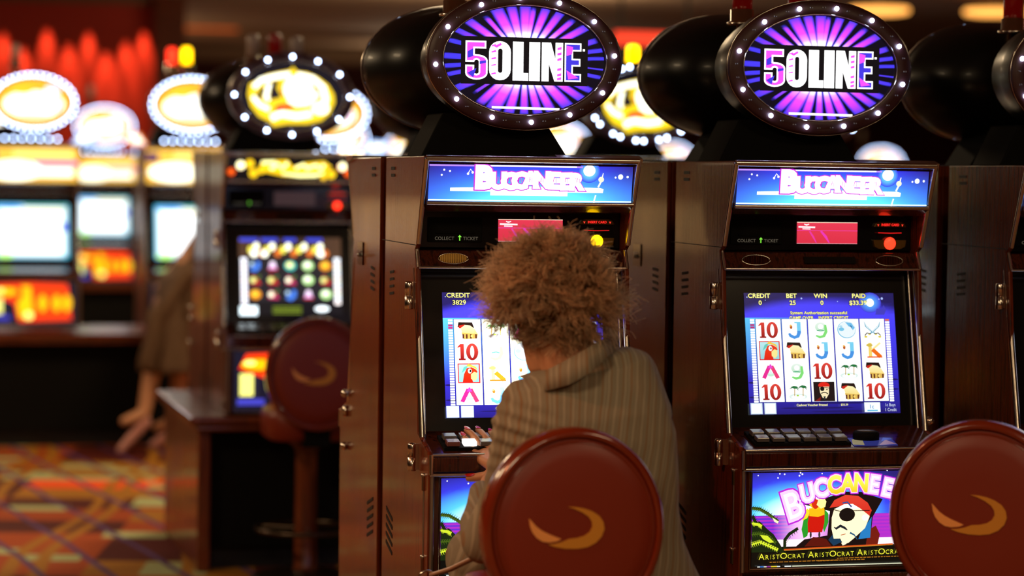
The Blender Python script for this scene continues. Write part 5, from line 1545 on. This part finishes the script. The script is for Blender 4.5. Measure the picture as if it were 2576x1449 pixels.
def strip(mb, path, n_sub=6):
    """path: (top, bottom) point pairs; thin cloth band"""
    T = []; B_ = []
    for i in range(len(path) - 1):
        for q in range(n_sub):
            f_ = q / n_sub; f2 = f_ * f_ * (3 - 2 * f_)
            T.append(path[i][0].lerp(path[i + 1][0], f_)); B_.append(path[i][1].lerp(path[i + 1][1], f_))
    T.append(path[-1][0]); B_.append(path[-1][1])
    rings_ = []
    for i, (t_, b2) in enumerate(zip(T, B_)):
        nn = Vector((0, -.004, .0008))
        rings_.append([t_, t_ + nn, b2 + nn * 1.3, b2])
    mb.loft(rings_)


mb = MB()
path = [(at(1322, 940, -.60), at(1312, 960, -.62)), (at(1340, 934, -.68), at(1330, 975, -.72)), (at(1378, 930, -.765), at(1372, 984, -.80)), (at(1425, 905, -.80), at(1432, 968, -.84)), (at(1470, 880, -.80), at(1484, 938, -.85)), (at(1510, 856, -.76), at(1528, 898, -.80)), (at(1528, 852, -.69), at(1548, 880, -.70))]
strip(mb, path); cl = mb.build('collar', M['jacket'])
for p_ in cl.data.polygons:
    p_.use_smooth = True
child(cl)
mb = MB(); q = [at(1330, 938, -.62), at(1304, 946, -.60), at(1336, 962, -.66), at(1350, 945, -.68)]
mb.loft([[p_ for p_ in q], [p_ + Vector((0, -.004, 0)) for p_ in q]], smooth=False); child(mb.build('lapel', M['jacket']))

# trousers
mb = MB()
for hx, kn, an in ((-.085, KN[0], AN[0]), (.085, KN[1], AN[1])):
    chain(mb, [PV + Vector((hx, 0, .005)), kn, an.lerp(kn, .18)], [.108, .08, .06], n=18)
capsule(mb, PV + Vector((-.06, 0, 0)), PV + Vector((.06, 0, 0)), .115, .115)
child(fuse(mb, 'trousers', M['jacket'], None, .008, 3, lambda c: noise.noise(c * 14) * .004))
for an in AN:
    mb = MB(); capsule(mb, an - Vector((0, .03, .045)), an + Vector((0, .135, -.052)), .034, .026, sq=.8); child(mb.build('shoe', M['leather']))

# hair: many curled locks
hm = mat('curly_hair', C(190, 140, 90), .45, spec=.4)
hb_ = hm.node_tree.nodes['Principled BSDF']
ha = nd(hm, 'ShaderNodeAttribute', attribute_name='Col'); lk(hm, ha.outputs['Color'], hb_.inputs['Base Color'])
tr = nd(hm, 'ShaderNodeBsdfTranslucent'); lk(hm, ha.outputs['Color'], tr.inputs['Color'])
ms = nd(hm, 'ShaderNodeMixShader'); ms.inputs[0].default_value = .5
out = [n for n in hm.node_tree.nodes if n.type == 'OUTPUT_MATERIAL'][0]
lk(hm, hb_.outputs[0], ms.inputs[1]); lk(hm, tr.outputs[0], ms.inputs[2]); lk(hm, ms.outputs[0], out.inputs['Surface'])
rng = np.random.default_rng(5)
HC = np.array(HD) + np.array([-.004, -.004, -.022])
sv, fv, tv = np.array(sidev), np.array(fwd), np.array(tilt)
NP, NS = 11, 3
V_all = []; C_all = []; cnt = 0
root_shade_c = np.array(C(86, 46, 22)[:3]); mid_c = np.array(C(176, 118, 68)[:3]); tip_c = np.array(C(240, 212, 174)[:3])  # dark roots put the shade deep in the hair into the colour
rim_light_c = np.array(C(250, 232, 204)[:3])  # rim light painted into the strand tips at the sides
n_clump = 1500
gold_ang = PI * (3 - math.sqrt(5))
for i in range(n_clump):
    zz = 1 - 2 * (i + .5) / n_clump; rr = math.sqrt(1 - zz * zz); ph = i * gold_ang
    dl = np.array([rr * math.cos(ph), rr * math.sin(ph), zz])   # side, front, up
    if dl[1] > .45 and dl[2] < .45:
        continue
    if dl[2] < -.80:
        continue
    if dl[1] > .1 and dl[2] < -.25:
        continue
    dirw = sv * dl[0] + fv * dl[1] + tv * dl[2]
    root = HC + sv * dl[0] * .080 + fv * dl[1] * .100 + tv * (dl[2] * (.108 if dl[2] > 0 else .10))
    Ln = .066 + .024 * rng.random()
    # full on the crown and the right side, cropped towards the left nape
    if dl[2] < -.2 and dl[0] < -.2:
        Ln *= .55
    if dl[2] < -.45:
        Ln *= .8; dirw = dirw * .6 + np.array([0, 0, -.55]); dirw /= np.linalg.norm(dirw)
    if dl[0] > .45 and dl[2] < .1:
        Ln *= 1.22
    if dl[2] > .75:
        Ln *= .8
    tang = np.cross(dirw, rng.normal(size=3)); tang /= np.linalg.norm(tang)
    tan2 = np.cross(dirw, tang)
    sweep = tang * (.25 + .4 * rng.random()) + np.array([0, 0, -.14])
    cr = .006 + .010 * rng.random() ** 1.5; turns = .7 + .9 * rng.random(); p0 = rng.random() * 6.28
    tint = .6 + .75 * rng.random()
    for s_ in range(9):
        off = rng.normal(size=3) * .0030
        L2 = Ln * (.82 + .34 * rng.random()); fz = rng.normal(size=3) * .007; p1 = p0 + rng.normal() * .22; crs = cr * (.8 + .4 * rng.random())
        wild = 1.25 if rng.random() < .08 else 1.0
        pts = []
        for q in range(NP):
            t = q / (NP - 1)
            a = p1 + turns * 6.283 * t
            g = dirw * L2 * wild * t * (1 - .12 * t) + sweep * L2 * t * t * .8
            cu_ = (tang * math.cos(a) + tan2 * math.sin(a)) * crs * min(t * 2.5, 1) * wild
            pts.append(root + off * (1 - .3 * t) + g + cu_ + fz * t * t)
        pts = np.array(pts)
        tg = np.gradient(pts, axis=0); tg /= np.linalg.norm(tg, axis=1)[:, None] + 1e-9
        ax = np.cross(tg, np.array([.3, .2, .93])); ax /= np.linalg.norm(ax, axis=1)[:, None] + 1e-9
        bx = np.cross(tg, ax)
        rad = (.00105 * (1 - .65 * np.linspace(0, 1, NP)))[:, None]
        ring = [pts + rad * (ax * math.cos(2.0944 * k) + bx * math.sin(2.0944 * k)) for k in range(3)]
        V_all.append(np.stack(ring, 1).reshape(-1, 3))
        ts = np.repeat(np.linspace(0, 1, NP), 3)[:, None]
        col = np.where(ts < .45, root_shade_c + (mid_c - root_shade_c) * ts / .45, mid_c + (tip_c - mid_c) * (ts - .45) / .55) * tint
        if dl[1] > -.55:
            col = np.where(ts > .4, col + (rim_light_c - col) * (ts - .4) * (1.1 if dl[1] > -.3 else .6), col)
        C_all.append(col); cnt += 1
V = np.concatenate(V_all); Cc = np.concatenate(C_all)
base_f = []
for q in range(NP - 1):
    for k in range(3):
        k2 = (k + 1) % 3
        base_f.append((q * 3 + k, q * 3 + k2, q * 3 + 3 + k2, q * 3 + 3 + k))
F = (np.array(base_f)[None] + (np.arange(cnt) * NP * 3)[:, None, None]).reshape(-1, 4)
me = bpy.data.meshes.new('hair'); nv, nf = len(V), len(F)
me.vertices.add(nv); me.vertices.foreach_set('co', V.ravel().astype(np.float32))
me.loops.add(nf * 4); me.loops.foreach_set('vertex_index', F.ravel().astype(np.int32))
me.polygons.add(nf); me.polygons.foreach_set('loop_start', (np.arange(nf) * 4).astype(np.int32)); me.polygons.foreach_set('loop_total', np.full(nf, 4, np.int32))
me.update(calc_edges=True); me.validate()
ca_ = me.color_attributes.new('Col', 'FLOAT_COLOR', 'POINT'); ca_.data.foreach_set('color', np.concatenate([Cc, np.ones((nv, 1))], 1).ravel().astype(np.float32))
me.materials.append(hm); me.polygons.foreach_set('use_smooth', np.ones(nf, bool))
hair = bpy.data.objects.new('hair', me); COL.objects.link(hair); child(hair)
# scalp under the locks
mb = MB(); rings = []
for z, q in ((-.075, .55), (-.06, .8), (-.02, .98), (.03, 1.0), (.07, .9), (.1, .66), (.118, .34)):
    rings.append([Vector(HC) + sidev * (.090 * q * math.cos(2 * PI * k / 24)) + fwd * (-.014 + .098 * q * math.sin(2 * PI * k / 24)) + tilt * z for k in range(24)])
mb.loft(rings); o = fuse(mb, 'hair_base', mat('hair_roots', C(120, 72, 36), .7), None, .006, 3, lambda c: noise.noise(c * 60) * .004)
o.parent = hair; o.matrix_parent_inverse = Matrix()
mb = MB(); ep = at(1483, 838, -.66); mb.tube([ep + Vector((.007 * math.cos(t), .002, .007 * math.sin(t))) for t in [2 * PI * k / 16 for k in range(16)]], .0018, 6, closed=True)
child(mb.build('earring', mat('gold_metal', (.9, .6, .25), .2, 1.0)))
tag(woman, 'person seen from behind with curly blond hair and pale striped jacket, leaning to the machine', 'person')

# handbag resting on the stand beside her knees, strap over her arm
bag = empty('handbag', at(1085, 1449, -.36))
bag.location.z = .0
bp0 = Vector(bag.location)
mb = MB()
p0 = Vector((at(1088, 1446, -.40))); p1 = Vector((at(1232, 1388, -.60)))
pts = [p0, p0.lerp(p1, .35) + Vector((0, 0, -.004)), p0.lerp(p1, .7), p1]
mb.tube([p_ - bp0 for p_ in pts], .0105, 10, flat=.55)
mb.build('strap', mat('taupe_leather', C(168, 128, 104), .32), bag)
mb = MB(); mb.tube([(p0 + Vector((-.014 + .017 * math.cos(t), 0, -.004 + .014 * math.sin(t)))) - bp0 for t in [2 * PI * k / 20 for k in range(20)]], .003, 8, closed=True)
mb.build('ring_buckle', M['chrome'], bag)
mb = MB(); bc = p0 - bp0 + Vector((.05, 0, 0))
mb.loft([[Vector((bc.x - .05 + wx * math.cos(2 * PI * k / 20), bc.y + .02 + dy_ * math.sin(2 * PI * k / 20), z)) for k in range(20)] for z, wx, dy_ in ((.0, .10, .05), (.02, .12, .06), (.3, .125, .065), (.5, .10, .045), (.61, .07, .02), (.62, .06, .008))])
mb.build('bag_body', mat('dark_handbag', C(60, 34, 24), .5), bag)
tag(bag, 'handbag with taupe strap and metal ring, low beside the woman', 'handbag')

# far figure leaning at the far machine
far = empty('person', (.14, 7.95, 0))
fskin = skin
def fa(px, py, y=7.95):
    return Vector(at(px, py, y)) - far.location
mb = MB()
hip = fa(445, 735, 8.0); ch_ = fa(540, 610, 8.0); hd_ = fa(592, 545, 8.02)
chain(mb, [hip, hip.lerp(ch_, .5), ch_], [.13, .12, .13]); chain(mb, [ch_, hd_], [.06, .055])
mb.ball(tuple(hd_ + Vector((.03, 0, .05))), .095, n=14, m=10)
capsule(mb, hd_ + Vector((.12, 0, .04)), hd_ + Vector((.12, 0, .03)), .012, .012)
for a, k_, f_, y_ in ((fa(425, 760), fa(390, 900, 7.9), fa(362, 1040, 7.85), 0), (fa(465, 770, 8.05), fa(455, 900, 8.05), fa(442, 1055, 8.08), 0)):
    chain(mb, [a, k_, f_], [.085, .058, .036])
    capsule(mb, f_, Vector((f_.x - .11, f_.y - .03, max(f_.z - .04, .035))), .036, .026)
chain(mb, [ch_ + Vector((0, -.08, 0)), fa(492, 690, 7.88), fa(465, 770, 7.85)], [.045, .035, .028])
for q in range(4):
    capsule(mb, fa(465, 770, 7.85), fa(455 + q * 5, 800, 7.83), .012, .008)
capsule(mb, fa(467, 775, 7.85), fa(477, 792, 7.84), .012, .009)
bd_ = fuse(mb, 'body', fskin, far, .009, 2)
M['coat'] = mat('brown_coat', C(92, 66, 42), .8)
mb = MB(); rings = []
for (l, r_, y_, dp) in (((505, 575), (575, 610), 8.0, .12), ((455, 640), (545, 690), 8.0, .15), ((408, 690), (512, 730), 7.98, .17), ((385, 760), (498, 790), 7.97, .18), ((368, 840), (486, 850), 7.96, .19), ((345, 925), (496, 930), 7.95, .2), ((350, 932), (490, 936), 7.95, .19)):
    a = fa(*l, y_); b_ = fa(*r_, y_); c = (a + b_) / 2; hx = (b_ - a) / 2
    rings.append([c + hx * math.cos(2 * PI * k / 24) + Vector((0, dp * math.sin(2 * PI * k / 24), 0)) for k in range(24)])
mb.loft(rings); chain(mb, [ch_ + Vector((0, -.08, 0)), fa(492, 690, 7.86), fa(462, 782, 7.83)], [.07, .06, .05]); chain(mb, [fa(470, 690, 7.8), fa(400, 790, 7.78), fa(362, 915, 7.78)], [.045, .05, .045]); fuse(mb, 'coat', M['coat'], far, .012, 2, lambda c: noise.noise(Vector((c.x * 22, c.y * 12, c.z * 3))) * .022)
mb = MB(); mb.ball(tuple(hd_ + Vector((.0, 0, .07))), .105, n=14, m=10); mb.build('hair', mat('dark_hair', C(60, 38, 24), .6), far)
for f_, nm in ((fa(362, 1040, 7.85), 0), (fa(442, 1055, 8.08), 1)):
    mb = MB(); capsule(mb, Vector((f_.x + .01, f_.y, max(f_.z - .045, .03))), Vector((f_.x - .13, f_.y - .03, .03)), .032, .024); mb.build('shoe', mat('pale_shoe', C(190, 130, 120), .4), far)
tag(far, 'blurred person in a brown coat bending towards the far machine, one calf bare', 'person')
